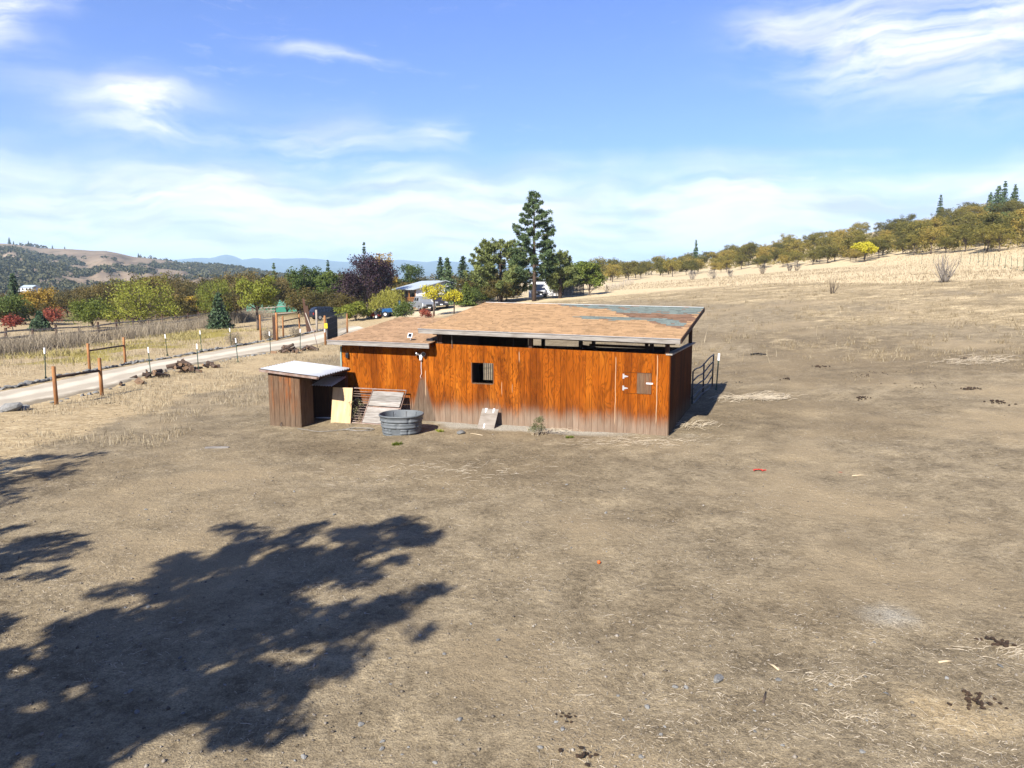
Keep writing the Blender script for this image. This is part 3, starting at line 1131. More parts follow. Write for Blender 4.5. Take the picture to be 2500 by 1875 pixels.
# ---------------------------------------------------------------- small shed with metal roof
def build_shed():
    o = bw(-11.62, -2.25)
    g0 = G(o.x, o.y)
    yaw = -BYAW + .09
    S = empty('animal_shed', (o.x, o.y, g0), yaw)
    tag(S, 'small weathered wooden shed with corrugated metal roof beside the barn', 'shed')
    W, Dp = 1.18, 1.75            # front wall width (to the left), depth (back)
    Hl, Hr = 1.80, 1.70
    fw = MB().box(-W, 0, .0, .02, -.1, 1.62).build('front_wall', M_BACK, S)
    n = 6
    for k in range(n):
        a, b = -W + k * W / n, -W + (k + 1) * W / n
        t = Hl + (Hr - Hl) * (k + .5) / n
        MB().box(a + .006, b - .006, -.018, -.001, -.12, t).build('board', M_SHED, fw)
    rw = MB().box(-.02, 0, .02, .75, -.1, 1.66).build('side_wall', M_BACK, S)
    for k in range(4):
        MB().box(.001, .016, -.015 + k * .19 + .004, -.015 + (k + 1) * .19 - .004, -.1, 1.66).build('board', M_SHED, rw)
    lw = MB().box(-W - .02, -W, .02, Dp, -.1, 1.75).build('side_wall', M_DARKWOOD, S)
    bk = MB()
    for p in rect_minus(-W, .75, -.1, 1.72, (.05, .32, .62, 1.12)):
        bk.box(p[0], p[1], Dp, Dp + .03, p[2], p[3])
    bk.build('back_wall', M_DARKWOOD, S)
    MB().box(.06, .30, Dp - .03, Dp - .002, .6, 1.14).build('pale_board', M_SHED, S)
    for u, v in ((.70, Dp - .05),):
        MB().box(u - .04, u + .04, v - .04, v + .04, -.1, 1.62).build('post', M_DARKWOOD, S)
    # roof: corrugated sheet, ridges across the shed
    x0, x1, y0, y1 = -W - .24, .80, -.18, Dp + .2

    def zr(x, y):
        return 1.93 - .085 * (x - x0) + .03 * y
    V, F = [], []
    ny = 150
    for i in range(ny + 1):
        y = y0 + (y1 - y0) * i / ny
        c = .022 * math.cos(2 * math.pi * (y - y0) / .157)
        V += [(x0, y, zr(x0, y) + c), (x1, y, zr(x1, y) + c), (x0, y, zr(x0, y) + c - .004), (x1, y, zr(x1, y) + c - .004)]
    for i in range(ny):
        a = i * 4
        F += [(a, a + 1, a + 5, a + 4), (a + 3, a + 2, a + 6, a + 7), (a, a + 4, a + 6, a + 2), (a + 1, a + 3, a + 7, a + 5)]
    me = mesh_np('roof', V, F, True)
    rf = link_mesh('roof', me, S, M_GALVROOF)
    MB().bar((x0, y0 + .04, zr(x0, y0) - .055), (x1, y0 + .04, zr(x1, y0) - .055), .035, .07).build('roof_batten', M_RUSTPIPE, rf)
    MB().bar((x1 - .03, y0, zr(x1, y0) - .055), (x1 - .03, y1, zr(x1, y1) - .055), .03, .06).build('roof_batten', M_DARKWOOD, rf)
    MB().bar((x0 + .2, y1 - .1, zr(x0, y1) - .06), (x1, y1 - .1, zr(x1, y1) - .06), .035, .07).build('roof_batten', M_DARKWOOD, rf)
    # lower lean-to sheet inside
    V, F = [], []
    for i in range(61):
        x = .05 + .8 * i / 60
        c = .012 * math.cos(2 * math.pi * x / .1)
        V += [(x, .55, 1.34 + c), (x, 1.55, 1.54 + c)]
    for i in range(60):
        F.append((i * 2, i * 2 + 2, i * 2 + 3, i * 2 + 1))
    link_mesh('inner_roof', mesh_np('inner_roof', V, F, True), S, M_GALV)
    k = MB().tube([(-.72, -.03, .14), (-.70, -.10, .10), (-.68, -.12, -.02)], .012, 5).build('iron_ring', M_DARKSTEEL, S)


build_shed()


def ring_verts(n, a, b, p=2.4):
    out = []
    for k in range(n):
        t = 2 * math.pi * k / n
        c, s = math.cos(t), math.sin(t)
        out.append((a * math.copysign(abs(c) ** (2 / p), c), b * math.copysign(abs(s) ** (2 / p), s)))
    return out


def build_tank():
    x, y, z = gp(981, 1057)
    z -= .03
    T = empty('stock_tank', (x, y, z), -.1)
    tag(T, 'round grey plastic stock tank with moulded ribs on the dirt', 'stock tank')
    n, rows, Ht = 120, 36, .60
    V, F = [], []
    base = ring_verts(n, 1, 1, 2.25)
    for r in range(rows + 1):
        f = r / rows
        zz = Ht * f
        k = .86 + .14 * f
        for i, (cx, cy) in enumerate(base):
            a = i / n * 2 * math.pi
            tier = int(f * 3.2)
            d = 0.0
            for q in (.06, .36, .67):
                if abs(f - q) < .035:
                    d = .034
            blk = (i + (10 if tier % 2 else 0)) % 20
            if blk < 2 and f < .93:
                d = max(d, .03)
            if f < .36 and 84 < i < 93:
                d = max(d, .05)
            bulge = .012 * math.sin(f * math.pi * 6.4)
            V.append(((.68 * k + bulge - d) * cx, (.66 * k + bulge - d) * cy, zz))
    for r in range(rows):
        for i in range(n):
            j = (i + 1) % n
            F.append((r * n + i, r * n + j, (r + 1) * n + j, (r + 1) * n + i))
    # inner wall
    off = len(V)
    for r in range(9):
        f = r / 8
        k = .86 + .14 * f
        for cx, cy in base:
            V.append(((.68 * k - .035) * cx, (.66 * k - .035) * cy, .05 + (Ht - .05) * f))
    for r in range(8):
        for i in range(n):
            j = (i + 1) % n
            F.append((off + r * n + j, off + r * n + i, off + (r + 1) * n + i, off + (r + 1) * n + j))
    link_mesh('shell', mesh_np('shell', V, F, False), T, M_TANK)
    MB().tube([(.675 * c, .655 * s, Ht) for c, s in base] + [(.675 * base[0][0], .655 * base[0][1], Ht)], .026, 8, cap=False).build('rim', M_TANK, T)
    for k in (30, 42, 20, 75):
        c, s = base[k]
        MB().bar((.585 * c, .565 * s, .12), (.645 * c, .625 * s, Ht - .02), .02, .02).build('inner_rib', M_DARKSTEEL, T)
    fl = MB()
    fl.add([(.575 * c, .555 * s, .36) for c, s in base], [tuple(range(n))])
    fl.build('water', M_WATER, T)


build_tank()


def lean_matrix(p0, p1, top_shift, height):
    """frame whose x runs p0->p1 on the ground and whose z leans by top_shift"""
    p0, p1 = Vector(p0), Vector(p1)
    x = (p1 - p0)
    L = x.length
    x.normalize()
    z = (Vector(top_shift) + Vector((0, 0, height))).normalized()
    y = z.cross(x).normalized()
    z = x.cross(y).normalized()
    M = Matrix((x, y, z)).transposed().to_4x4()
    M.translation = p0
    return M, L


def build_leaners():
    # sheet of plywood against the corner
    p0, p1 = bw(onv(808, 1022, -1.3)[0], -1.3), bw(onv(856, 1022, -1.25)[0], -1.25)
    p0.z, p1.z = G(p0.x, p0.y) - .02, G(p1.x, p1.y) - .02
    p0.z += .10
    p1.z += .10
    M, L = lean_matrix(p0, p1, BV * .25, 1.2)
    o = MB().box(0, L, -.009, .009, -.1, 1.12).build('plywood_sheet', M_PLY, None)
    o.matrix_world = M
    tag(o, 'pale yellow plywood sheet leaning at the barn corner', 'plywood')
    # pipe gate with plank panels, leaning on the wall
    p0, p1 = bw(-10.86, -1.20), bw(-8.74, -1.10)
    p0.z, p1.z = G(p0.x, p0.y), G(p1.x, p1.y)
    M, L = lean_matrix(p0, p1, BV * .86 + BU * .16, 1.04)
    Gt = empty('leaning_gate')
    Gt.matrix_world = M
    tag(Gt, 'rusty pipe gate with grey planks leaning against the orange wall', 'gate')
    Hh = 1.36
    fr = MB()
    fr.tube([(0, 0, 0), (0, 0, Hh), (L, 0, Hh), (L, 0, 0), (0, 0, 0)], .024, 8, cap=False)
    fr.tube([(L * .40, 0, 0), (L * .40, 0, Hh)], .022, 8)
    fr.build('frame', M_RUSTPIPE, Gt)
    for k in range(13):
        z = .08 + k * .096
        MB().tube([(0, 0, z), (L * .40, 0, z)], .012, 6).build('rung', M_RUSTPIPE, Gt)
    for a, b in ((.02, .62), (.68, 1.27)):
        for k in range(3):
            h = (b - a) / 3
            MB().box(L * .42, L - .05, -.034, -.012, a + k * h + .004, a + (k + 1) * h - .004).build('plank', M_PLANK, Gt)
    MB().bar((L * .40, .02, .65), (L, .02, .65), .03, .04).build('cross_bar', M_RUSTPIPE, Gt)
    # hatch board with hinges leaning below the window
    p0, p1 = bw(-5.98, -.62), bw(-5.40, -.62)
    p0.z, p1.z = G(p0.x, p0.y) - .02, G(p1.x, p1.y) - .02
    M, L = lean_matrix(p0, p1, BV * .42 + BU * .05, .58)
    H_ = empty('leaning_hatch')
    H_.matrix_world = M
    tag(H_, 'grey plywood hatch cover with hinges leaning below the open window', 'hatch cover')
    MB().box(0, L, -.011, .011, 0, .72).build('panel', M_PLYGREY, H_)
    for x in (.15, .42):
        g = MB().box(x - .035, x + .035, -.018, -.0112, .66, .735)
        g.add([(x - .03, -.0185, .66), (x + .03, -.0185, .66), (x + .012, -.0185, .57), (x - .012, -.0185, .57)], [(0, 3, 2, 1)])
        g.build('strap_hinge', M_GALV, H_)
    MB().box(.20, .24, -.018, -.0112, .02, .17).build('latch', M_WHITEPAINT, H_)


build_leaners()


# ---------------------------------------------------------------- posts, gates, fences
def tpost_mesh():
    a = MB()
    a.box(-.018, .018, -.003, .003, -.15, 1.50)
    a.box(-.003, .003, .0035, .03, -.15, 1.50)
    a.box(-.06, .06, -.009, -.0045, .0, .10)
    b = MB()
    b.box(-.026, .026, -.011, .036, 1.22, 1.505)
    return a.mesh('post'), b.mesh('cap')


TP_A, TP_B = tpost_mesh()
TP_A.materials.append(M_GREENSTEEL)
TP_B.materials.append(M_WHITEPAINT)


def tpost(x, y, label, group, h=1.0, rz=None, thick=1.0, cap=True):
    o = empty('fence_post', (x, y, G(x, y)), random.uniform(0, 6) if rz is None else rz)
    o.rotation_euler[0] = R(random.uniform(-3, 3))
    o.rotation_euler[1] = R(random.uniform(-3, 3))
    o.scale = (thick, thick, h)
    for nm, me in (('post', TP_A), ('cap', TP_B))[:2 if cap else 1]:
        c = bpy.data.objects.new(nm, me)
        COL.objects.link(c)
        c.parent = o
    tag(o, label, 'fence post', group)
    return o


for px, py, h, w_ in ((370, 923, 1.05, 'standing in the small log pile'), (485, 908, 1.05, 'at the dark firewood heap'), (581, 886, 1.0, 'standing free beyond the dark firewood heap'), (661, 862, 1.03, 'short of the reddish split wood'), (733, 852, 1.0, 'between reddish and yellow split wood')):
    p = gp(px, py)
    tpost(p[0], p[1], 'white-capped green steel post ' + w_, 'steel posts on the barn side of the road', h, thick=1.25)
for px, py, h, w_ in ((112, 925, 1.05, 'before the H brace across the road'), (409, 868, 1.0, 'just past the H brace across the road'), (492, 855, 1.0, 'across the road between brace and tumbleweed'), (565, 846, 1.0, 'in front of the round tumbleweed')):
    p = gp(px, py)
    tpost(p[0], p[1], 'white-capped green steel post ' + w_, 'steel posts across the road', h, thick=1.25)
p = gp(1748, 951)
tpost(p[0], p[1], 'rusty steel post with white cap beside the bent pipe gate', None, 1.0, thick=1.3)


def round_post(mb, x, y, z0, z1, r=.055):
    mb.tube([(x, y, z0), (x, y, (z0 + z1) / 2), (x + .005, y, z1 - .01), (x + .005, y, z1)], [r * 1.04, r, r * .97, r * .9], 10)
    return mb


def brace(pxs, hgts, rail_f, label):
    a, b = gp(*pxs[0]), gp(*pxs[1])
    o = empty('post_brace', a)
    tag(o, label, 'fence brace')
    d = (b[0] - a[0], b[1] - a[1], b[2] - a[2])
    round_post(MB(), 0, 0, -.2, hgts[0], .075).build('post', M_POST, o)
    round_post(MB(), d[0], d[1], d[2] - .2, d[2] + hgts[1], .075).build('post', M_POST, o)
    MB().tube([(0, 0, hgts[0] * rail_f[0]), (d[0], d[1], d[2] + hgts[1] * rail_f[1])], .05, 8).build('rail', M_BARKLOG, o)


brace(((138, 988), (249, 965)), (1.52, 1.62), (.72, .66), 'brown H-shaped post brace on the barn side of the road')
brace(((219, 903), (306, 886)), (1.52, 1.62), (.72, .68), 'brown H-shaped post brace across the road')
brace(((692, 824), (732, 818)), (1.95, 1.95), (.76, .82), 'orange post brace beside the wire gate near weedy fence')


def build_bent_gate():
    a = bw(.06, 4.98)
    b = Vector(gp(1738, 955))
    a.z = G(a.x, a.y)
    O = empty('pipe_gate', a)
    tag(O, 'bent grey pipe gate swung open behind the barn corner', 'gate')
    d = b - a
    d.z = b.z - a.z
    L = Vector((d.x, d.y, 0)).length
    n = Vector((-d.y, d.x, 0)).normalized()
    for k, z in enumerate((.12, .36, .66, .96, 1.28)):
        pts = []
        for i in range(15):
            f = i / 14
            bend = .10 * math.sin(f * 7 + k * 1.3) * (1 - f * .3)
            zz = z + .22 * f * f - .05 * math.sin(f * 9 + k)
            q = Vector((d.x, d.y, 0)) * f + n * bend * .3 + Vector((0, 0, zz + d.z * f))
            pts.append(q)
        MB().tube(pts, .026, 8).build('rail', M_DARKSTEEL, O)
    for f, tl in ((.0, 0), (.52, .05), (1.0, .12)):
        q = Vector((d.x, d.y, 0)) * f
        MB().tube([q + Vector((0, 0, .1 + d.z * f + .1 * f)), q * (1 + tl * .2) + Vector((0, 0, 1.30 + .22 * f * f + d.z * f))], .03, 8).build('upright', M_DARKSTEEL, O)


build_bent_gate()


def build_gateway():
    # wire gate with dark cloth and a small yellow sign, across the drive
    a, b = Vector(gp(795, 842)), Vector(gp(848, 814))
    O = empty('wire_gate', a)
    tag(O, 'tall wire gate with dark mesh and yellow sign by the drive', 'gate')
    d = b - a
    round_post(MB(), 0, 0, -.2, 2.35, .09).build('post', M_POST, O)
    round_post(MB(), d.x, d.y, d.z - .2, d.z + 1.85, .09).build('post', M_POST, O)
    top = .0
    f0, f1, fm = .07, .97, .52
    def P(f, z):
        return Vector((d.x * f, d.y * f, d.z * f + z))
    fr = MB()
    fr.tube([P(f0, .15), P(f0, 2.15), P(f1, 1.95), P(f1, .15), P(f0, .15)], .03, 6, cap=False)
    fr.build('frame', M_DARKSTEEL, O)
    sh = MB()
    nrm = Vector((-d.y, d.x, 0)).normalized() * .01
    sh.box8([P(f0, .18) - nrm, P(fm, .18) - nrm, P(fm, .18) + nrm, P(f0, .18) + nrm, P(f0, 2.05) - nrm, P(fm, 1.98) - nrm, P(fm, 1.98) + nrm, P(f0, 2.05) + nrm])
    sh.build('shade_cloth', M_RAG, O)
    for k in range(24):
        f = f0 + (f1 - f0) * (k + .5) / 24
        MB().tube([P(f, .15) - nrm * 2.5, P(f, 2.13 - .18 * f) - nrm * 2.5], .010, 5).build('wire', M_WIRE, O)
    for z in (.6, 1.1, 1.6):
        MB().tube([P(f0, z) - nrm * 3.6, P(f1, z - .02) - nrm * 3.6], .009, 5).build('cross_wire', M_WIRE, O)
    sg = MB().box(-.02, .22, -.115, -.100, 1.36, 1.76).build('sign', pmat('yellow_sign', (.85, .68, .02), (.78, .6, .02), 4, .5), O)
    MB().box(.07, .13, -.121, -.116, 1.5, 1.6).build('sign_mark', M_BLACKPLASTIC, sg)
    MB().box(-.03, .03, -.114, -.095, 1.05, 1.32).build('white_tag', M_WHITEPAINT, O)
    # second gate between round posts, weeds behind
    a, b = Vector(gp(637, 830)), Vector(gp(677, 830))
    O = empty('wire_gate', a)
    tag(O, 'wire gate between two orange round posts with a dark plank', 'gate')
    d = b - a
    round_post(MB(), 0, 0, -.2, 2.25, .085).build('post', M_POST, O)
    round_post(MB(), d.x, d.y, d.z - .2, d.z + 2.42, .10).build('post', M_POST, O)
    for k in range(9):
        f = (k + .8) / 11
        MB().tube([P2(d, f, .1), P2(d, f, 2.0)], .010, 5).build('wire', M_WIRE, O)
    for z in (.5, 1.2, 2.0):
        MB().tube([P2(d, .03, z), P2(d, .97, z)], .012, 5).build('cross_wire', M_WIRE, O)
    MB().bar(P2(d, .86, .05), P2(d, .86, 2.1), .32, .03, up=(0, 1, 0)).build('plank', M_DARKWOOD, O)
    # leaning planks and grey post
    for k, (dx, ln, ht) in enumerate(((-.35, .7, 3.3), (.25, .6, 2.6), (-.9, 1.3, 1.9))):
        q = Vector(gp(752 + k * 6, 812))
        o = MB().bar((0, 0, -.05), (-ln * .55, .2, ht), .22 if k < 2 else .09, .05, up=(0, 1, 0)).build('leaning_plank', M_DARKWOOD if k < 2 else M_GREYWOODV, None)
        o.location = q
        tag(o, ('long dark plank standing askew above the weedy fence', 'shorter dark plank leaning beside the long plank', 'thin grey pole leaning against the dark planks')[k], 'plank')
    q = Vector(gp(774, 811))
    o = round_post(MB(), 0, 0, -.2, 2.15, .10).build('gate_post', M_GREYWOODV, None)
    o.location = q
    tag(o, 'grey round gate post at the far side of the drive', 'post')
    q = Vector(gp(777, 848))
    o = MB().tube([(0, 0, -.2), (-.35, 0, 1.5)], .022, 6).bar((-.42, 0, 1.32), (-.12, 0, 1.32), .02, .05).build('rusty_stake', M_RUSTPIPE, None)
    o.location = q
    tag(o, 'thin rusty stake leaning at the drive edge', 'stake')


def P2(d, f, z):
    return Vector((d.x * f, d.y * f, d.z * f + z))


build_gateway()


def build_plank_fence():
    pts = [(-37.8, 44), (-37.8, 104), (-28.5, 106)]
    a = Vector((pts[0][0], pts[0][1], 0))
    O = empty('plank_fence', (pts[0][0], pts[0][1], G(*pts[0])))
    tag(O, 'long weathered plank fence overgrown with dry weeds beyond the road', 'fence')
    o0 = O.location.copy()
    rng = random.Random(5)
    for s in range(2):
        p, q = np.array(pts[s], float), np.array(pts[s + 1], float)
        L = np.linalg.norm(q - p)
        n = int(L / 2.9)
        for k in range(n + 1):
            c = p + (q - p) * k / n
            z = G(*c) - o0.z
            x, y = c[0] - o0.x, c[1] - o0.y
            MB().tube([(x, y, z - .2), (x + rng.uniform(-.05, .05), y, z + 1.5 + rng.uniform(-.05, .25))], .10, 7).build('post', M_DARKWOOD, O)
            if k < n:
                c2 = p + (q - p) * (k + 1) / n
                z2 = G(*c2) - o0.z
                x2, y2 = c2[0] - o0.x, c2[1] - o0.y
                for zz in (.45, .95, 1.42):
                    if zz < 1.4 and rng.random() < .12:
                        continue
                    j = rng.uniform(-.05, .05)
                    off = .12 if s == 0 else 0
                    offy = -.12 if s else 0
                    MB().bar((x + off, y + offy, z + zz + j), (x2 + off, y2 + offy, z2 + zz + rng.uniform(-.05, .05)), .045, .17 if zz < 1.4 else .13, up=(0, 0, 1)).build('rail', M_GREYWOODV, O)


build_plank_fence()
# ---------------------------------------------------------------- foliage generators
def leaf_quads(C, Rd, n, size, rng, flat=1.0, out_bias=.35, droop=0.0, aspect=.55, shell=.45):
    """n leaf quads spread through clumps (centres C, radii Rd)"""
    C, Rd = np.asarray(C, float), np.asarray(Rd, float)
    w = Rd ** 2 / (Rd ** 2).sum()
    idx = rng.choice(len(C), n, p=w)
    d = rng.normal(size=(n, 3))
    d /= np.linalg.norm(d, axis=1)[:, None]
    r = rng.random(n) ** shell
    pos = C[idx] + d * (Rd[idx] * r)[:, None] * np.array([1, 1, flat])
    nr = d * out_bias + rng.normal(size=(n, 3)) * .5 + np.array([0, 0, .25])
    nr /= np.linalg.norm(nr, axis=1)[:, None]
    t = np.cross(nr, rng.normal(size=(n, 3)))
    t /= np.linalg.norm(t, axis=1)[:, None] + 1e-9
    t[:, 2] -= droop
    t /= np.linalg.norm(t, axis=1)[:, None]
    b = np.cross(nr, t)
    s = size * rng.uniform(.6, 1.3, n)[:, None]
    V = np.empty((n, 4, 3))
    V[:, 0] = pos - t * s * .5
    V[:, 1] = pos + b * s * aspect * .5
    V[:, 2] = pos + t * s * .5
    V[:, 3] = pos - b * s * aspect * .5
    return V.reshape(-1, 3), np.arange(n * 4).reshape(n, 4)


def needle_quads(C, Rd, per, rng, width=.035, up=.35):
    C, Rd = np.asarray(C, float), np.asarray(Rd, float)
    n = len(C) * per
    idx = np.repeat(np.arange(len(C)), per)
    d = rng.normal(size=(n, 3)) + np.array([0, 0, up])
    d /= np.linalg.norm(d, axis=1)[:, None]
    L = Rd[idx] * rng.uniform(.7, 1.15, n)
    side = np.cross(d, rng.normal(size=(n, 3)))
    side /= np.linalg.norm(side, axis=1)[:, None]
    V = np.empty((n, 4, 3))
    c = C[idx]
    wv = (side * width * rng.uniform(.7, 1.4, n)[:, None])
    V[:, 0] = c - wv * .3
    V[:, 1] = c + d * L[:, None] * .55 - wv
    V[:, 2] = c + d * L[:, None]
    V[:, 3] = c + d * L[:, None] * .55 + wv
    return V.reshape(-1, 3), np.arange(n * 4).reshape(n, 4)


M_BARK = pmat('tree_bark', (.16, .12, .09), (.075, .055, .04), 5, .9, .5, stretch=(3, 3, .6), rand=.2)
M_PALEBARK = pmat('pale_bark', (.34, .30, .26), (.19, .165, .14), 5, .9, .4, stretch=(3, 3, .6))
L_OAK = leaf_mat('oak_leaves', [(.0, (.085, .080, .018)), (.3, (.165, .145, .03)), (.5, (.24, .20, .042)), (.75, (.33, .23, .05)), (1, (.42, .31, .07))], tree=.8)
L_WOOD = leaf_mat('wood_leaves', [(.0, (.055, .048, .012)), (.35, (.105, .085, .02)), (.65, (.165, .115, .03)), (1, (.22, .145, .038))])
L_YGREEN = leaf_mat('yellow_green_leaves', [(.0, (.075, .105, .015)), (.35, (.165, .19, .022)), (.65, (.27, .275, .035)), (1, (.40, .36, .05))])
L_GREEN = leaf_mat('green_leaves', [(.0, (.035, .060, .012)), (.4, (.08, .115, .02)), (.7, (.15, .18, .03)), (1, (.24, .25, .05))])
L_SHADE = leaf_mat('dark_oak_leaves', [(.0, (.03, .05, .012)), (1, (.10, .12, .03))], trans=.08)
L_YELLOW = leaf_mat('yellow_leaves', [(.0, (.19, .12, .018)), (.4, (.36, .235, .03)), (.7, (.50, .35, .045)), (1, (.58, .43, .07))])
L_GOLD = leaf_mat('bright_yellow_leaves', [(.0, (.30, .27, .02)), (.5, (.52, .46, .03)), (1, (.68, .62, .06))])
L_RED = leaf_mat('red_leaves', [(.0, (.12, .03, .018)), (.5, (.27, .06, .035)), (1, (.38, .13, .06))])
L_PURPLE = leaf_mat('purple_leaves', [(.0, (.016, .009, .014)), (.45, (.036, .018, .026)), (.8, (.07, .034, .046)), (1, (.13, .07, .085))], trans=.15)
L_PINE = leaf_mat('pine_needles', [(.0, (.03, .05, .02)), (.4, (.075, .10, .035)), (.7, (.13, .155, .055)), (1, (.21, .21, .08))], trans=.15)
L_PINE2 = leaf_mat('olive_pine_needles', [(.0, (.04, .05, .016)), (.4, (.085, .10, .028)), (.7, (.15, .155, .045)), (1, (.24, .21, .07))], trans=.15)
L_FIR = leaf_mat('fir_needles', [(.0, (.022, .042, .02)), (.5, (.06, .095, .04)), (1, (.12, .155, .06))], trans=.12)
L_BAMBOO = leaf_mat('bamboo_leaves', [(.0, (.17, .17, .025)), (.5, (.32, .30, .05)), (1, (.45, .41, .09))])
L_GREYSHRUB = leaf_mat('grey_twigs', [(.0, (.14, .12, .10)), (.5, (.24, .21, .18)), (1, (.34, .31, .27))], trans=.1)
L_TUMBLE = leaf_mat('dry_weed', [(.0, (.30, .235, .15)), (.5, (.50, .415, .29)), (1, (.66, .57, .43))], trans=.2)
L_WEED = leaf_mat('grey_green_weed', [(.0, (.12, .13, .05)), (.5, (.27, .27, .13)), (1, (.42, .39, .24))], trans=.2)


def grow_branches(mb, rng, H_, W, trunk_h, r0, nlimb, levels=2, lean=.0, spread=1.0, mi=0):
    """tapered trunk and limbs; gives back twig ends"""
    tips = []
    top = Vector((rng.uniform(-.1, .1) * W, rng.uniform(-.1, .1) * W, H_ * .86))
    tp = Vector((rng.uniform(-.06, .06), rng.uniform(-.06, .06), 1)) * trunk_h
    mb.tube([(0, 0, -.15), (tp.x * .3, tp.y * .3, trunk_h * .4), tp, tp.lerp(top, .45), top], [r0 * 1.25, r0, r0 * .85, r0 * .45, r0 * .08], 8, mi)
    tips.append(top)
    for k in range(nlimb):
        f = rng.uniform(0, 1)
        a = 2 * math.pi * (k / nlimb + rng.uniform(-.08, .08))
        s = tp.lerp(top, f * .55) if f > .15 else tp * rng.uniform(.75, 1)
        rr = W * .5 * rng.uniform(.62, 1.0) * spread
        hz = trunk_h + (H_ - trunk_h) * rng.uniform(.18, .92)
        rr *= math.sqrt(max(.12, 1 - ((hz - trunk_h) / (H_ - trunk_h) - .35) ** 2 * 1.7))
        e = Vector((math.cos(a) * rr, math.sin(a) * rr, hz))
        m = s.lerp(e, .5) + Vector((rng.uniform(-.1, .1) * W, rng.uniform(-.1, .1) * W, .05 * H_))
        mb.tube([s, m, e], [r0 * .42, r0 * .25, r0 * .06], 5, mi)
        tips.append(e)
        for j in range(levels):
            s2 = m.lerp(e, rng.uniform(0, .8))
            e2 = s2 + Vector((rng.uniform(-1, 1), rng.uniform(-1, 1), rng.uniform(-.25, .8))) * W * .17
            mb.tube([s2, (s2 + e2) / 2 + Vector((0, 0, .03 * H_)), e2], [r0 * .2, r0 * .11, r0 * .04], 4, mi)
            tips.append(e2)
    return tips


def broadleaf(name, seed, H_=6.0, W=6.0, trunk_h=1.5, r0=.16, nlimb=14, leaves=2600, size=.34, lmat=None, bmat=None, flat=.8, clump=.17, levels=2, fill=6, droop=0.0, aspect=.6):
    rng = random.Random(seed)
    nrng = np.random.default_rng(seed)
    o = empty(name)
    mb = MB()
    tips = grow_branches(mb, rng, H_, W, trunk_h, r0, nlimb, levels)
    mb.build('trunk', bmat or M_BARK, o)
    C = [tuple(t) for t in tips]
    for k in range(fill):
        a, rr = rng.uniform(0, 6.28), W * .3 * math.sqrt(rng.random())
        C.append((math.cos(a) * rr, math.sin(a) * rr, trunk_h + (H_ - trunk_h) * rng.uniform(.25, .85)))
    Rd = [W * clump * rng.uniform(.55, 1.25) for _ in C]
    V, F = leaf_quads(C, Rd, leaves, size, nrng, flat, droop=droop, aspect=aspect)
    link_mesh('crown', mesh_np('crown', V, F), o, lmat)
    return o


def conifer(name, seed, H_=8.0, W=4.0, lmat=None, trunk_h=.6, whorls=22, per=7, leaves=5, size=.5, droop=.25, r0=.14):
    rng = random.Random(seed)
    nrng = np.random.default_rng(seed)
    o = empty(name)
    mb = MB()
    mb.tube([(0, 0, -.15), (0, 0, H_ * .5), (0, 0, H_)], [r0 * 1.2, r0 * .65, .01], 7)
    C, Rd = [], []
    for k in range(whorls):
        f = (k + rng.random() * .7) / whorls
        z = trunk_h + (H_ - trunk_h) * f
        L = W * .5 * (1 - f) ** .85 * rng.uniform(.75, 1.1) + .12
        for j in range(per):
            a = 2 * math.pi * (j + rng.random() * .8) / per
            e = Vector((math.cos(a) * L, math.sin(a) * L, z - droop * L + .05))
            if L > .5:
                mb.tube([(0, 0, z), e], [r0 * .18, .01], 4)
            n = max(2, int(L / (W * .09)))
            for q in range(n):
                g = (q + .6) / n
                C.append((e.x * g, e.y * g, z + (e.z - z) * g + rng.uniform(-.05, .05)))
                Rd.append(.10 * W * (1.15 - .55 * g) * (1 - f * .55) + .03)
    mb.build('trunk', M_BARK, o)
    V, F = leaf_quads(C, Rd, len(C) * leaves, size, nrng, .55, .2, droop=.2, aspect=.45, shell=.6)
    link_mesh('crown', mesh_np('crown', V, F), o, lmat or L_FIR)
    return o


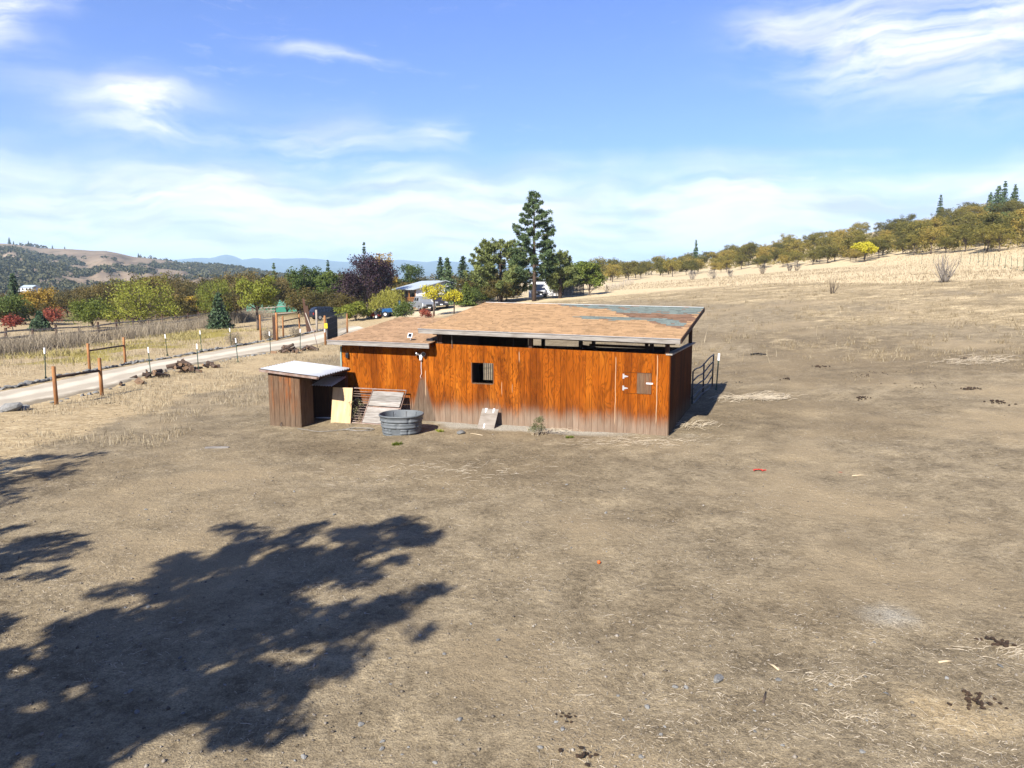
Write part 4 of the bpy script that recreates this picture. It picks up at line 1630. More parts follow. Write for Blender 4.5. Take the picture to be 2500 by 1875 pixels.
def ponderosa(name, seed, H_, W, trunk_h, lmat=None, nbr=46, tuft=.55, per=46, r0=.26, conic=1.0, skew=0.0, fullness=1.0):
    """open-crowned pine: limbs that turn up at the end, balls of needles on them"""
    rng = random.Random(seed)
    nrng = np.random.default_rng(seed)
    o = empty(name)
    mb = MB()
    mb.tube([(0, 0, -.2), (.05, 0, H_ * .3), (-.03, .04, H_ * .65), (0, 0, H_ - .2)], [r0 * 1.3, r0, r0 * .62, .02], 9)
    C, Rd = [(0, 0, H_ - .15)], [tuft * .7]
    for k in range(nbr):
        f = (k + rng.random()) / nbr
        z = trunk_h + (H_ - trunk_h - .4) * f
        prof = (1 - f) ** (.75 * conic) * (.55 + .45 * min(1, f / .12))
        L = W * .5 * prof * rng.uniform(.62, 1.12) + .25
        a = k * 2.4 + rng.uniform(-.5, .5)
        if skew and math.cos(a) < 0:
            L *= 1 + skew
        dx, dy = math.cos(a), math.sin(a)
        drop = -.10 * L * (1 - f)
        p1 = Vector((dx * L * .5, dy * L * .5, z + drop))
        p2 = Vector((dx * L, dy * L, z + drop + .22 * L))
        mb.tube([(0, 0, z), p1, p2], [max(.03, r0 * .3 * (1 - f)), .04, .015], 5)
        n = max(2, int(L / (tuft * .72) * fullness))
        for q in range(n):
            g = .35 + .65 * (q + rng.random() * .6) / n
            c = Vector((0, 0, z)).lerp(p1, g * 2) if g < .5 else p1.lerp(p2, g * 2 - 1)
            for _ in range(2 if g > .5 else 1):
                C.append((c.x + rng.uniform(-.5, .5) * tuft * 1.3, c.y + rng.uniform(-.5, .5) * tuft * 1.3, c.z + rng.uniform(-.1, .5) * tuft))
                Rd.append(tuft * rng.uniform(.55, 1.05))
    mb.build('trunk', pmat('pine_bark_' + str(seed), (.15, .10, .07), (.07, .048, .036), 4, .9, .5, stretch=(2, 2, .6)), o)
    V, F = needle_quads(C, Rd, per, nrng, .045)
    link_mesh('crown', mesh_np('crown', V, F), o, lmat or L_PINE)
    return o


def bare_shrub(name, seed, H_, W, stems=16, r0=.04, twig=3, mat_=None, twist=.3, levels=2):
    rng = random.Random(seed)
    o = empty(name)
    mb = MB()

    def br(p, d, L, r, lev):
        pts, rr = [p], [r]
        q = p
        dd = d
        for i in range(4):
            dd = (dd + Vector((rng.uniform(-1, 1), rng.uniform(-1, 1), rng.uniform(-.3, .6))) * twist * .5).normalized()
            q = q + dd * L / 4
            pts.append(q)
            rr.append(r * (1 - (i + 1) / 4.6))
        mb.tube(pts, rr, 5 if lev > 1 else 4)
        if lev > 0:
            for _ in range(twig):
                k = rng.randint(1, 4)
                br(pts[k], (dd + Vector((rng.uniform(-1, 1), rng.uniform(-1, 1), rng.uniform(-.1, .6))) * .9).normalized(), L * rng.uniform(.35, .6), rr[k] * .7, lev - 1)
    for k in range(stems):
        a = rng.uniform(0, 6.28)
        s = rng.random()
        d = Vector((math.cos(a) * s * W / H_, math.sin(a) * s * W / H_, 1)).normalized()
        br(Vector((math.cos(a) * .12, math.sin(a) * .12, -.05)), d, H_ * rng.uniform(.6, 1.0) * .72, r0 * rng.uniform(.6, 1.1), levels)
    mb.build('branches', mat_ or M_BARK, o)
    return o


def place(o, x, y, label, cat, group=None, scale=1.0, rz=None, z=None):
    o.location = (x, y, (G(x, y) if z is None else z) - .03)
    o.rotation_euler = (0, 0, random.uniform(0, 6.28) if rz is None else rz)
    o.scale = scale if hasattr(scale, '__len__') else (scale,) * 3
    tag(o, label, cat, group)
    return o


def fit(px, ytop, Y, wpx):
    """where a tree seen at px with its top at row ytop stands at depth Y, and its height and width"""
    x, y, zt = at(px, ytop, Y)
    return x, y, zt - G(x, y), wpx / F_PX * Y


# ---- trees behind the camera that shade the paddock
def shade_trees():
    for i, (x, y, h, w, sd, lab) in enumerate((
            (-9.0, .5, 10.2, 5.7, 11, 'broad oak whose shadow falls on the bare paddock'),
            (-18.3, 6.9, 9.0, 6.4, 12, 'tall oak beyond the paddock edge with a long shadow'),
            (-13.3, 3.0, 7.9, 4.6, 13, 'smaller oak standing between the two shading oaks'))):
        t = broadleaf('oak_tree', sd, h, w, h * .34, .22, 34, (19000, 9000, 7000)[i], .20, L_SHADE, flat=.5, clump=.066, levels=5, fill=2)
        place(t, x, y, lab, 'tree', rz=sd * 1.3)


shade_trees()

# ---- oaks on the hillside and the wood on the left
OAKS = [broadleaf('oak_tree', 100 + i, 6.0 + .5 * (i % 3), 6.2 + .6 * (i % 2), 1.0 + .25 * (i % 3), .15, 17, 3000, .30, L_OAK, flat=.72, clump=.135, levels=3, fill=5) for i in range(6)]
WOODS = [broadleaf('woodland_tree', 200 + i, 7.0 + .5 * (i % 3), 7.2, .5, .16, 17, 3800, .34, L_WOOD, flat=.85, clump=.17, levels=2, fill=9) for i in range(5)]


MARKG = {}


def hillside():
    rng = random.Random(31)
    xs = [1380, 1500, 1600, 1700, 1800, 1900, 2000, 2100, 2200, 2300, 2400, 2500, 2700]
    yb = [692, 686, 676, 668, 660, 653, 645, 637, 627, 619, 616, 612, 606]
    used = []
    first = set()
    n = tries = 0
    while n < 285 and tries < 9000:
        tries += 1
        px = rng.uniform(1370, 2680)
        b = np.interp(px, xs, yb)
        py = b - abs(rng.gauss(0, 1)) * (14 + 40 * sstep(px, 1450, 2300)) - 1
        if py < 515:
            continue
        if n < 60:
            py = b + rng.uniform(-6, 3)
        g = gnd(px, py, 700)
        if g is None or g[1] > 480:
            continue
        if any((g[0] - q[0]) ** 2 + (g[1] - q[1]) ** 2 < 10 for q in used):
            continue
        used.append(g)
        k = rng.randrange(6)
        s = rng.uniform(.44, .84) * (.88 if n < 60 else 1.0) * (1 + .12 * (g[1] > 200))
        marks = (((2110, 640), 9, 'olive-brown oak beside the yellow-leaved oak'), ((2447, 612), 14, 'olive-brown oak close to the green hillside pine'), ((1740, 681), 16, 'olive-brown oak just above the wide grey bush'), ((1862, 669), 12, 'olive-brown oak just above the upright bare bush'))
        lab, grp = ('olive-brown oak in the front row along the pale field' if n < 60 else 'olive-brown oak deeper in the wood on the hillside'), 'oaks on the hillside'
        for (mx_, my_), rad_, lb_ in marks:
            mg = MARKG.setdefault((mx_, my_), None) or MARKG.update({(mx_, my_): gnd(mx_, my_)}) or MARKG[(mx_, my_)]
            if math.hypot(g[0] - mg[0], g[1] - mg[1]) < rad_:
                lab = lb_
        for fx_, fy_, fr_, lb_ in ((2298, 250, 24, 'olive-brown oak at the foot of the lone pale fir'), (2460, 200, 26, 'olive-brown oak below the dark firs on the hilltop'), (1700, 260, 26, 'olive-brown oak around the thin snag-like fir')):
            if math.hypot(g[0] - (fx_ - 1250) / F_PX * fy_, g[1] - fy_) < fr_:
                lab = lb_
        if k in first:
            o = copy_tree(OAKS[k])
        else:
            o = OAKS[k]
            first.add(k)
        place(o, g[0], g[1], lab, 'tree', grp, (s * rng.uniform(.9, 1.15), s * rng.uniform(.9, 1.15), s * rng.uniform(.8, 1.1)), rng.uniform(0, 6.28))
        n += 1


hillside()


def hillside_brush():
    rng = np.random.default_rng(123)
    C, Rd = [], []
    r2 = random.Random(9)
    while len(C) < 620:
        px = r2.uniform(1400, 2700)
        b = np.interp(px, [1380, 1500, 1700, 1900, 2100, 2300, 2500, 2700], [690, 684, 665, 650, 633, 615, 608, 602])
        g = gnd(px, b - abs(r2.gauss(0, 1)) * (10 + 34 * float(sstep(px, 1450, 2300))) - 3, 700)
        if g is None or g[1] > 480:
            continue
        r = r2.uniform(.5, 1.9)
        C.append((g[0], g[1], g[2] + r * .5))
        Rd.append(r)
    V, F = leaf_quads(C, Rd, len(C) * 70, .34, rng, .75, .4, aspect=.6)
    tag(link_mesh('hillside_brush', mesh_np('hillside_brush', V, F), None, leaf_mat('brush_leaves', [(.0, (.09, .08, .02)), (.35, (.19, .16, .04)), (.7, (.30, .22, .06)), (1, (.38, .30, .12))])), 'low mixed brush under and behind the hillside oaks', 'brush', kind='stuff')


hillside_brush()


def left_wood():
    rng = random.Random(41)
    first = set()
    used = []
    n = tries = 0
    while n < 150 and tries < 5000:
        tries += 1
        px = rng.uniform(-160, 1240)
        Y = rng.uniform(112, 235)
        x = (px - 1250) / F_PX * Y
        top = np.interp(px, [-160, 0, 180, 300, 450, 600, 800, 900, 1000, 1300], [712, 712, 706, 682, 668, 664, 668, 676, 676, 664]) + rng.uniform(-4, 22)
        zt = at(px, top, Y)[2]
        h = zt - G(x, Y)
        if h < 3.2 or h > 11:
            continue
        if any((x - q[0]) ** 2 + (Y - q[1]) ** 2 < 11 for q in used):
            continue
        used.append((x, Y))
        k = rng.randrange(5)
        if k in first:
            o = copy_tree(WOODS[k])
        else:
            o = WOODS[k]
            first.add(k)
        s = h / (7.0 + .5 * (k % 3))
        sw = max(.75, s) * rng.uniform(.85, 1.1)
        place(o, x, Y, ('brownish tree in the wood behind the plank fence' if x < -38 else ('brownish tree in the wood behind the tarp tents' if x < -22 else 'brownish tree in the wood behind the white house')), 'tree', 'trees of the wood on the valley floor', (sw, sw, s), rng.uniform(0, 6.28))
        n += 1


left_wood()


def wood_edge():
    rng = random.Random(43)
    for k in range(34):
        px = rng.uniform(-60, 880) if k < 26 else rng.uniform(1140, 1290)
        if 585 < px < 735:
            px -= 170
        Y = rng.uniform(90, 112)
        x = (px - 1250) / F_PX * Y
        h = rng.uniform(2.6, 4.6) if px > 170 else rng.uniform(1.8, 3.0)
        s = h / 7.3
        o = copy_tree(WOODS[rng.randrange(5)])
        place(o, x, Y, 'low brushy tree at the near edge of the brown wood', 'tree', 'trees of the wood on the valley floor', (s * 1.35, s * 1.35, s), rng.uniform(0, 6.28))


wood_edge()

# ---- single trees one can tell apart: px, top row, depth, width px
def single_trees():
    S = [
        ('spruce', 30, 668, 105, 56, 'dark green spruce left of the yellow tree and far white house'),
        ('green', 35, 726, 92, 95, 'dark green spreading tree in front of the dark spruce'),
        ('red', 28, 765, 80, 42, 'small red shrub under the dark spreading tree'),
        ('yellow', 92, 704, 102, 95, 'golden yellow autumn tree below the far white house'),
        ('red', 124, 751, 92, 58, 'red autumn bush between the yellow tree and the walnut'),
        ('spruce', 95, 760, 78, 40, 'little dark spruce behind the plank fence'),
        ('walnut', 222, 733, 84, 118, 'low yellow-green walnut tree behind the plank fence'),
        ('walnut', 340, 671, 82, 165, 'large yellow-green walnut tree behind the plank fence'),
        ('yellow', 452, 722, 96, 55, 'orange-brown bush between the walnut and the willow'),
        ('bamboo2', 520, 674, 90, 85, 'feathery yellow-green willow beside the small conifer'),
        ('fir', 532, 714, 80, 56, 'small dark conifer in front of the willow'),
        ('sumac', 625, 668, 76, 95, 'fresh green sumac tree in front of the green tarp tents'),
        ('spruce', 668, 642, 150, 26, 'slim pine top rising above the brown wood'),
        ('walnut2', 745, 645, 104, 92, 'yellow-green broad tree left of the purple plum'),
        ('walnut2', 802, 655, 102, 78, 'yellow-green tree touching the purple plum'),
        ('spruce', 800, 634, 142, 22, 'thin conifer tip behind the yellow-green trees'),
        ('spruce', 888, 588, 150, 24, 'thin conifer tip rising behind the purple plum'),
        ('purple', 892, 610, 97, 150, 'dark purple-leaved plum tree beside the white house'),
        ('yellow', 930, 606, 122, 72, 'golden poplar behind the purple plum'),
        ('walnut2', 1005, 640, 128, 80, 'green and yellow tree behind the white house'),
        ('bamboo', 945, 712, 86, 88, 'clump of yellow bamboo beside the dark bins'),
        ('walnut', 868, 738, 83, 62, 'pale yellow-green bush beside the drive behind the gate'),
        ('walnut', 836, 752, 88, 40, 'low olive bush behind the dark blue car'),
        ('shrub', 986, 736, 79, 46, 'dark green rounded shrub in front of the silver pickup'),
        ('shrubr', 1040, 758, 79, 34, 'low reddish green shrub in front of the pickups'),
        ('gold', 1058, 692, 81, 60, 'young bright yellow tree in front of the white house'),
        ('gold', 1108, 706, 82, 48, 'smaller bright yellow tree beside the dark hemlock'),
        ('fir', 1092, 630, 100, 66, 'feathery green hemlock right of the white house'),
        ('fir', 1130, 624, 112, 62, 'taller dark fir behind the feathery hemlock'),
        ('fir', 1075, 628, 122, 46, 'dark fir behind the white house gable'),
        ('cedar', 1138, 690, 92, 42, 'narrow bright green cedar beside the hemlock'),
        ('fir', 1170, 632, 110, 60, 'bluish fir left of the broad pine'),
        ('shrub', 1165, 700, 96, 60, 'grey-green bush below the bluish fir'),
        ('walnut2', 1400, 640, 118, 78, 'olive green tree right of the tall pine'),
        ('walnut2', 1440, 634, 98, 66, 'green and yellow tree at the edge of the pale field'),
        ('walnut', 1375, 660, 104, 70, 'loose olive tree in front of the white shed'),
    ]
    spec = {
        'green': dict(L=L_GREEN, n=4200, s=.24, th=.22, c=.16), 'red': dict(L=L_RED, n=1500, s=.22, th=.12, c=.2),
        'yellow': dict(L=L_YELLOW, n=4200, s=.27, th=.18, c=.15), 'walnut': dict(L=L_YGREEN, n=6200, s=.27, th=.05, c=.15),
        'walnut2': dict(L=L_GREEN, n=6500, s=.30, th=.06, c=.16), 'sumac': dict(L=L_YGREEN, n=3600, s=.30, th=.30, c=.14),
        'purple': dict(L=L_PURPLE, n=12000, s=.26, th=.10, c=.155), 'shrub': dict(L=L_GREEN, n=2600, s=.16, th=.08, c=.24),
        'shrubr': dict(L=L_RED, n=1100, s=.14, th=.1, c=.24), 'gold': dict(L=L_GOLD, n=1500, s=.20, th=.42, c=.15)}
    for i, (k, px, top, Y, w, lab) in enumerate(S):
        x, y, h, wd = fit(px, top, Y, w)
        if k in ('spruce', 'fir', 'cedar'):
            t = conifer('conifer_tree', 300 + i, h, wd * 1.2, L_GREEN if k == 'cedar' else L_FIR, .25, 28, 9, 7, .30 + .03 * wd, .3 if k == 'fir' else .12)
            cat = 'tree'
        elif k in ('bamboo', 'bamboo2'):
            t = broadleaf('bamboo_clump' if k == 'bamboo' else 'willow_tree', 300 + i, h, wd, h * .12, .07, 24, 5200, .30, L_BAMBOO if k == 'bamboo' else L_YGREEN, flat=1.5, clump=.13, levels=3, droop=1.2, aspect=.22)
            cat = 'bamboo' if k == 'bamboo' else 'tree'
        else:
            q = spec[k]
            nm = 'bush' if k in ('red', 'shrub', 'shrubr') else 'broadleaf_tree'
            t = broadleaf(nm, 300 + i, h, wd, h * q['th'], .028 * h, 18, q['n'], q['s'], q['L'], flat=.85, clump=q['c'], levels=3, droop=.5 if k == 'sumac' else .1, aspect=.35 if k in ('sumac', 'walnut') else .55)
            cat = 'bush' if nm == 'bush' else 'tree'
        place(t, x, y, lab, cat, rz=i * 1.7)
    # the tall pine and its broad neighbours
    x, y, h, w = fit(1305, 466, 93, 142)
    place(ponderosa('pine_tree', 401, h, w, h * .20, nbr=60, tuft=.50, per=42, r0=.23, conic=.85, fullness=1.0), x, y, 'tall ponderosa pine standing high above all other trees', 'tree', rz=.6)
    x, y, h, w = fit(1222, 585, 96, 195)
    place(ponderosa('pine_tree', 402, h, w, h * .10, nbr=58, tuft=.55, per=40, r0=.24, conic=.5, skew=.15, lmat=L_PINE2), x, y, 'broad low pine with an arching limb left of the tall pine', 'tree', rz=0)
    x, y, h, w = fit(1368, 612, 95, 105)
    place(ponderosa('pine_tree', 403, h, w, h * .22, nbr=40, tuft=.55, per=38, r0=.2, conic=.5, lmat=L_PINE2), x, y, 'shorter pine close on the right of the tall pine', 'tree', rz=1)
    # conifers on the hill
    for j, (px, top, Y, w, lab) in enumerate(((2298, 475, 250, 26, 'lone pale fir standing out above the hillside oaks'), (2440, 452, 190, 60, 'tall dark fir at the wooded hilltop'), (2455, 442, 205, 34, 'pointed fir behind the tall dark hilltop fir'),
                                              (2480, 450, 215, 40, 'fir at the edge of the hilltop stand'), (2420, 470, 220, 34, 'bluish fir left of the hilltop stand'), (2530, 446, 210, 60, 'dense fir of the hilltop stand'), (1700, 585, 260, 20, 'thin snag-like fir above the low oaks'))):
        x, y, h, wd = fit(px, top, Y, w)
        place(conifer('conifer_tree', 420 + j, h, wd, L_FIR, 1.2, 22, 7, 5, .6, .2), x, y, lab, 'tree')
    x, y, h, wd = fit(2447, 520, 128, 92)
    place(ponderosa('pine_tree', 430, h, wd, h * .15, nbr=44, tuft=.55, per=36, r0=.2, conic=.6), x, y, 'green pine among the oaks above the wire fence', 'tree')
    for j, (px, py, h, w, lab) in enumerate(((2110, 640, 3.9, 4.2, 'yellow-leaved oak among the brown hillside oaks'),)):
        g = gnd(px, py)
        place(broadleaf('oak_tree', 440 + j, h, w, 1.4, .14, 14, 2400, .28, L_GOLD, flat=.6, clump=.14, levels=3), g[0], g[1], lab, 'tree')


single_trees()


def shrubs():
    g = gp(2306, 690)
    place(bare_shrub('bare_shrub', 501, 4.1, 3.2, 22, .065, 3, M_PALEBARK, .35), g[0], g[1], 'tall leafless grey shrub alone in the dry field', 'shrub')
    g = gp(2032, 718)
    place(bare_shrub('bare_shrub', 502, 2.3, 1.0, 8, .035, 3, M_BARK, .35), g[0], g[1], 'thin leafless brown shrub in the dry field', 'shrub')
    rng = random.Random(55)
    for j, (px, py, hp, wp, lab) in enumerate(((1690, 683, 28, 26, 'grey bare bush left of the wide grey bush'), (1740, 681, 28, 38, 'wide dense grey bush in the pale field'), (1783, 676, 22, 20, 'small grey bush right of the wide grey bush'),
                                               (1862, 669, 30, 20, 'upright brown bare bush below the oaks'), (1945, 660, 28, 24, 'brown bare bush right of the upright one'), (1927, 661, 18, 14, 'little bare bush beside a brown bare bush'))):
        g = gp(px, py)
        k = g[1] / F_PX
        o = bare_shrub('bare_shrub', 510 + j, hp * k, wp * k, 18, .03, 3, M_PALEBARK if j < 3 else M_BARK, .4)
        C = [(rng.uniform(-.3, .3) * wp * k, rng.uniform(-.3, .3) * wp * k, hp * k * rng.uniform(.3, .8)) for _ in range(8)]
        V, F = leaf_quads(C, [wp * k * .22] * 8, 500, .2, np.random.default_rng(j), .9, aspect=.2)
        link_mesh('twigs', mesh_np('twigs', V, F), o, L_GREYSHRUB)
        place(o, g[0], g[1], lab, 'shrub')
    # tumbleweeds by the road
    for j, (px, py, d, lab) in enumerate(((570, 842, 1.35, 'round brown tumbleweed beside the far steel posts'), (652, 826, 1.0, 'brown tumbleweed caught behind the wire gate'), (720, 822, 1.1, 'tumbleweed behind the orange post brace'))):
        g = gp(px, py)
        o = bare_shrub('tumbleweed', 530 + j, d * .9, d * 1.3, 26, .012, 3, M_STRAW, .7)
        V, F = leaf_quads([(0, 0, d * .45)], [d * .52], 1500, .16, np.random.default_rng(60 + j), .85, aspect=.16, shell=.5)
        link_mesh('twigs', mesh_np('twigs', V, F), o, L_TUMBLE)
        place(o, g[0], g[1], lab, 'weed')
    # weeds by the barn
    for j, (px, py, h, w, L_, lab) in enumerate(((1312, 1062, .62, .55, L_WEED, 'grey-green weed growing at the foot of the orange wall'), (868, 1030, .85, .55, L_WEED, 'wispy dry weed growing through the leaning gate'), (1090, 790, .9, .9, L_GREEN, ''))):
        if not lab:
            continue
        g = gp(px, py)
        o = bare_shrub('weed', 540 + j, h, w, 16, .010, 3, M_STRAW, .5)
        C = [(random.uniform(-.4, .4) * w, random.uniform(-.4, .4) * w, h * random.uniform(.25, .85)) for _ in range(14)]
        V, F = leaf_quads(C, [w * .2] * 14, 900 if j == 0 else 420, .06, np.random.default_rng(70 + j), 1, aspect=.3)
        link_mesh('leaves', mesh_np('leaves', V, F), o, L_)
        place(o, g[0], g[1], lab, 'weed')
    for j, (px, py, n, lab) in enumerate(((970, 1086, 60, 'small tuft of fresh green grass at the tank foot'), (1075, 1054, 25, 'little green sprout in the shade of the tank'), (1390, 1070, 16, 'tiny green weed before the orange wall'))):
        g = gp(px, py)
        V, F = needle_quads([(random.uniform(-.12, .12), random.uniform(-.06, .06), 0) for _ in range(6)], [.10] * 6, n, np.random.default_rng(80 + j), .008, 1.2)
        o = link_mesh('grass_tuft', mesh_np('grass_tuft', V, F), None, L_YGREEN)
        o.location = (g[0], g[1], g[2])
        tag(o, lab, 'grass')


shrubs()


# ---------------------------------------------------------------- far country
def build_hill():
    prof = [(-260, 585), (-120, 588), (0, 593), (37, 595), (96, 600), (122, 605), (159, 607), (193, 608), (244, 612), (272, 612), (300, 617), (340, 627), (391, 632), (450, 641), (479, 645), (536, 648), (581, 653), (615, 659), (649, 665), (694, 673), (760, 682), (860, 692), (980, 700)]
    dist = lambda px: 1300 - .25 * (px - 0)
    top = [at(p, q, dist(p)) for p, q in prof]
    px_ = [p for p, _ in prof]
    n, m = 170, 60
    V = []
    for i in range(n):
        px = -260 + (980 + 260) * i / (n - 1)
        tz = np.interp(px, px_, [t[2] for t in top])
        D = dist(px)
        toe = 420 + .25 * px
        for j in range(m):
            f = j / (m - 1)
            if f <= .75:
                g = f / .75
                Y = toe + (D - toe) * g
                z = -.3 + (tz + .3) * (g ** 1.25)
                z += (fbm(px * .012, Y * .004, 1.0, 4, 21) - .5) * 34 * math.sin(math.pi * min(1, g)) * min(1, tz / 60)
            else:
                g = (f - .75) / .25
                Y = D + 500 * g
                z = tz * (1 - g * g) - 2 * g
            V.append(((px - 1250) / F_PX * Y, Y, z))
    V = np.array(V)
    F = [(i * m + j, (i + 1) * m + j, (i + 1) * m + j + 1, i * m + j + 1) for i in range(n - 1) for j in range(m - 1)]
    me = mesh_np('hill', V, F, True)
    mt, t, b = new_mat('hill_ground')
    tc = t.node('ShaderNodeTexCoord')
    n1 = t.noise(tc.outputs['Object'], .012, 6, .6)
    n2 = t.noise(tc.outputs['Object'], .06, 5, .6)
    c = t.ramp(n1, [(.35, (.23, .17, .12)), (.5, (.32, .24, .165)), (.65, (.40, .31, .22))])
    c = t.mix(t.smooth(n2, .56, .68), c, (.16, .13, .08))
    t.link(c, b.inputs['Base Color'])
    b.inputs['Roughness'].default_value = 1
    b.inputs['Specular IOR Level'].default_value = 0
    tag(link_mesh('hill', me, None, mt), kind='structure')
    # scrub oaks all over it: nobody could count them
    rng = np.random.default_rng(91)
    Vg = V.reshape(n, m, 3)
    K = 5200
    ii = rng.uniform(0, n - 1.01, K * 5)
    jj = rng.uniform(2, m * .78, K * 5)
    a, bq = ii.astype(int), jj.astype(int)
    fi, fj = (ii - a)[:, None], (jj - bq)[:, None]
    P = Vg[a, bq] * (1 - fi) * (1 - fj) + Vg[a + 1, bq] * fi * (1 - fj) + Vg[a, bq + 1] * (1 - fi) * fj + Vg[a + 1, bq + 1] * fi * fj
    gf = jj / (m - 1) / .75
    msk = fbm(P[:, 0] * .011, P[:, 1] * .011, 1.0, 4, 13)
    px = P[:, 0] / P[:, 1] * F_PX + 1250
    bare = sstep(gf, .66, .92) * sstep(px, 420, 330)
    keep = (msk - .30 * bare + .10 * sstep(px, 350, 520)) > .452
    P = P[keep][:K]
    C, Rd = [], []
    for p in P:
        r = rng.uniform(1.8, 4.2)
        C.append((p[0], p[1], p[2] + r * .7))
        Rd.append(r)
    V2, F2 = leaf_quads(C, Rd, len(C) * 16, 2.6, rng, .75, .6, aspect=.8, shell=.35)
    o = link_mesh('hillside_scrub', mesh_np('hillside_scrub', V2, F2), None, leaf_mat('scrub_leaves', [(.0, (.035, .038, .014)), (.5, (.07, .066, .024)), (1, (.13, .105, .04))], .1))
    tag(o, 'dark scrub oak covering the far hill in patches', 'scrub', kind='stuff')
    # far conifers on the skyline
    proto = conifer('conifer_tree', 600, 10, 4.5, L_FIR, .8, 14, 6, 4, 1.2, .1)
    for k, (px, hgt_) in enumerate(((23, 13), (33, 7), (70, 9), (128, 7), (158, 6), (338, 8))):
        tz = at(px, np.interp(px, px_, [q for _, q in prof]), dist(px) - 5)
        o = proto if k == 0 else copy_tree(proto)
        s = hgt_ / 10
        o.location = (tz[0], tz[1], tz[2] - 2)
        o.scale = (s, s, s)
        tag(o, 'tiny lone conifer on the bald skyline of the far hill', 'tree', 'lone conifers on the far skyline')
    # pale house at its foot
    x, y, z = at(75, 706, 470)
    Hs = empty('far_house', (x, y, z - 1.5), -.3)
    tag(Hs, 'far white house at the foot of the scrubby hill', 'house')
    W = pmat('far_white_wall', (.72, .74, .75), (.62, .64, .66), 1, .7)
    MB().box(-5, 5, -3, 3, 0, 2.6).build('wall', W, Hs)
    MB().box8([(-5.4, -3.4, 2.6), (5.4, -3.4, 2.6), (5.4, 3.4, 2.6), (-5.4, 3.4, 2.6), (-5.4, -.2, 4.2), (5.4, -.2, 4.2), (5.4, .2, 4.2), (-5.4, .2, 4.2)]).build('roof', pmat('far_blue_roof', (.52, .60, .64), (.44, .52, .56), 1, .5), Hs)
    for xx in (-3.2, .2, 3):
        MB().box(xx - .7, xx + .7, -3.03, -3.005, .9, 2.1).build('window', M_GLASSDARK, Hs)
    MB().box(-9, -5.2, -2, 2, 0, 1.8).build('annex', W, Hs)


build_hill()


def build_mountains():
    prof = [(-200, 650), (200, 640), (330, 636), (400, 634), (441, 633), (490, 628), (527, 629), (545, 624), (563, 620), (581, 623), (601, 632), (635, 627), (655, 631), (683, 629), (700, 631), (750, 629), (784, 631), (829, 636), (880, 638), (955, 633), (990, 633), (1044, 638), (1072, 635), (1200, 642), (1320, 650), (1470, 646), (1520, 648), (1700, 652), (2000, 660), (2300, 668)]
    n, m = 260, 26
    px_ = [p for p, _ in prof]
    V = []
    for i in range(n):
        px = -200 + 2500 * i / (n - 1)
        yy = np.interp(px, px_, [q for _, q in prof])
        for j in range(m):
            f = j / (m - 1)
            D0 = 8600.0
            if f < .7:
                g = f / .7
                Y = D0 - 3600 * (1 - g)
                zt = at(px, yy, D0)[2]
                z = -2 + (zt + 2) * g ** 1.1 + (fbm(px * .02, Y * .0016, 1.0, 4, 33) - .5) * 240 * math.sin(math.pi * g) * .8
            else:
                g = (f - .7) / .3
                Y = D0 + 1500 * g
                zt = at(px, yy, D0)[2]
                z = zt * (1 - g) - 2
            V.append(((px - 1250) / F_PX * Y, Y, z))
    F = [(i * m + j, (i + 1) * m + j, (i + 1) * m + j + 1, i * m + j + 1) for i in range(n - 1) for j in range(m - 1)]
    me = mesh_np('mountains', V, F, True)
    mt = pmat('forested_mountain', (.07, .085, .06), (.045, .055, .04), .004, 1.0, spec=0)
    tag(link_mesh('mountains', me, None, mt), kind='structure')
    # the air between
    hz = MB().box(-11800, 11800, -200, 11500, -3, 480).build('haze', None)
    hz.data.materials.clear()
    hm = bpy.data.materials.new('haze_air')
    hm.use_nodes = True
    nt = hm.node_tree
    nt.nodes.clear()
    ou = nt.nodes.new('ShaderNodeOutputMaterial')
    pv = nt.nodes.new('ShaderNodeVolumePrincipled')
    pv.inputs['Color'].default_value = (.56, .80, 1.0, 1)
    pv.inputs['Density'].default_value = 0.00013
    pv.inputs['Anisotropy'].default_value = 0.0
    nt.links.new(pv.outputs[0], ou.inputs['Volume'])
    hz.data.materials.append(hm)
    tag(hz, 'thin blue haze in the air over the valley', 'haze', kind='stuff')


build_mountains()
# ---------------------------------------------------------------- house, sheds, vehicles in the yard
def paint(name, c, rough=.35, metal=.2):
    return pmat(name, c, tuple(v * .85 for v in c), 2.5, rough, 0, metal=metal, spec=.5)


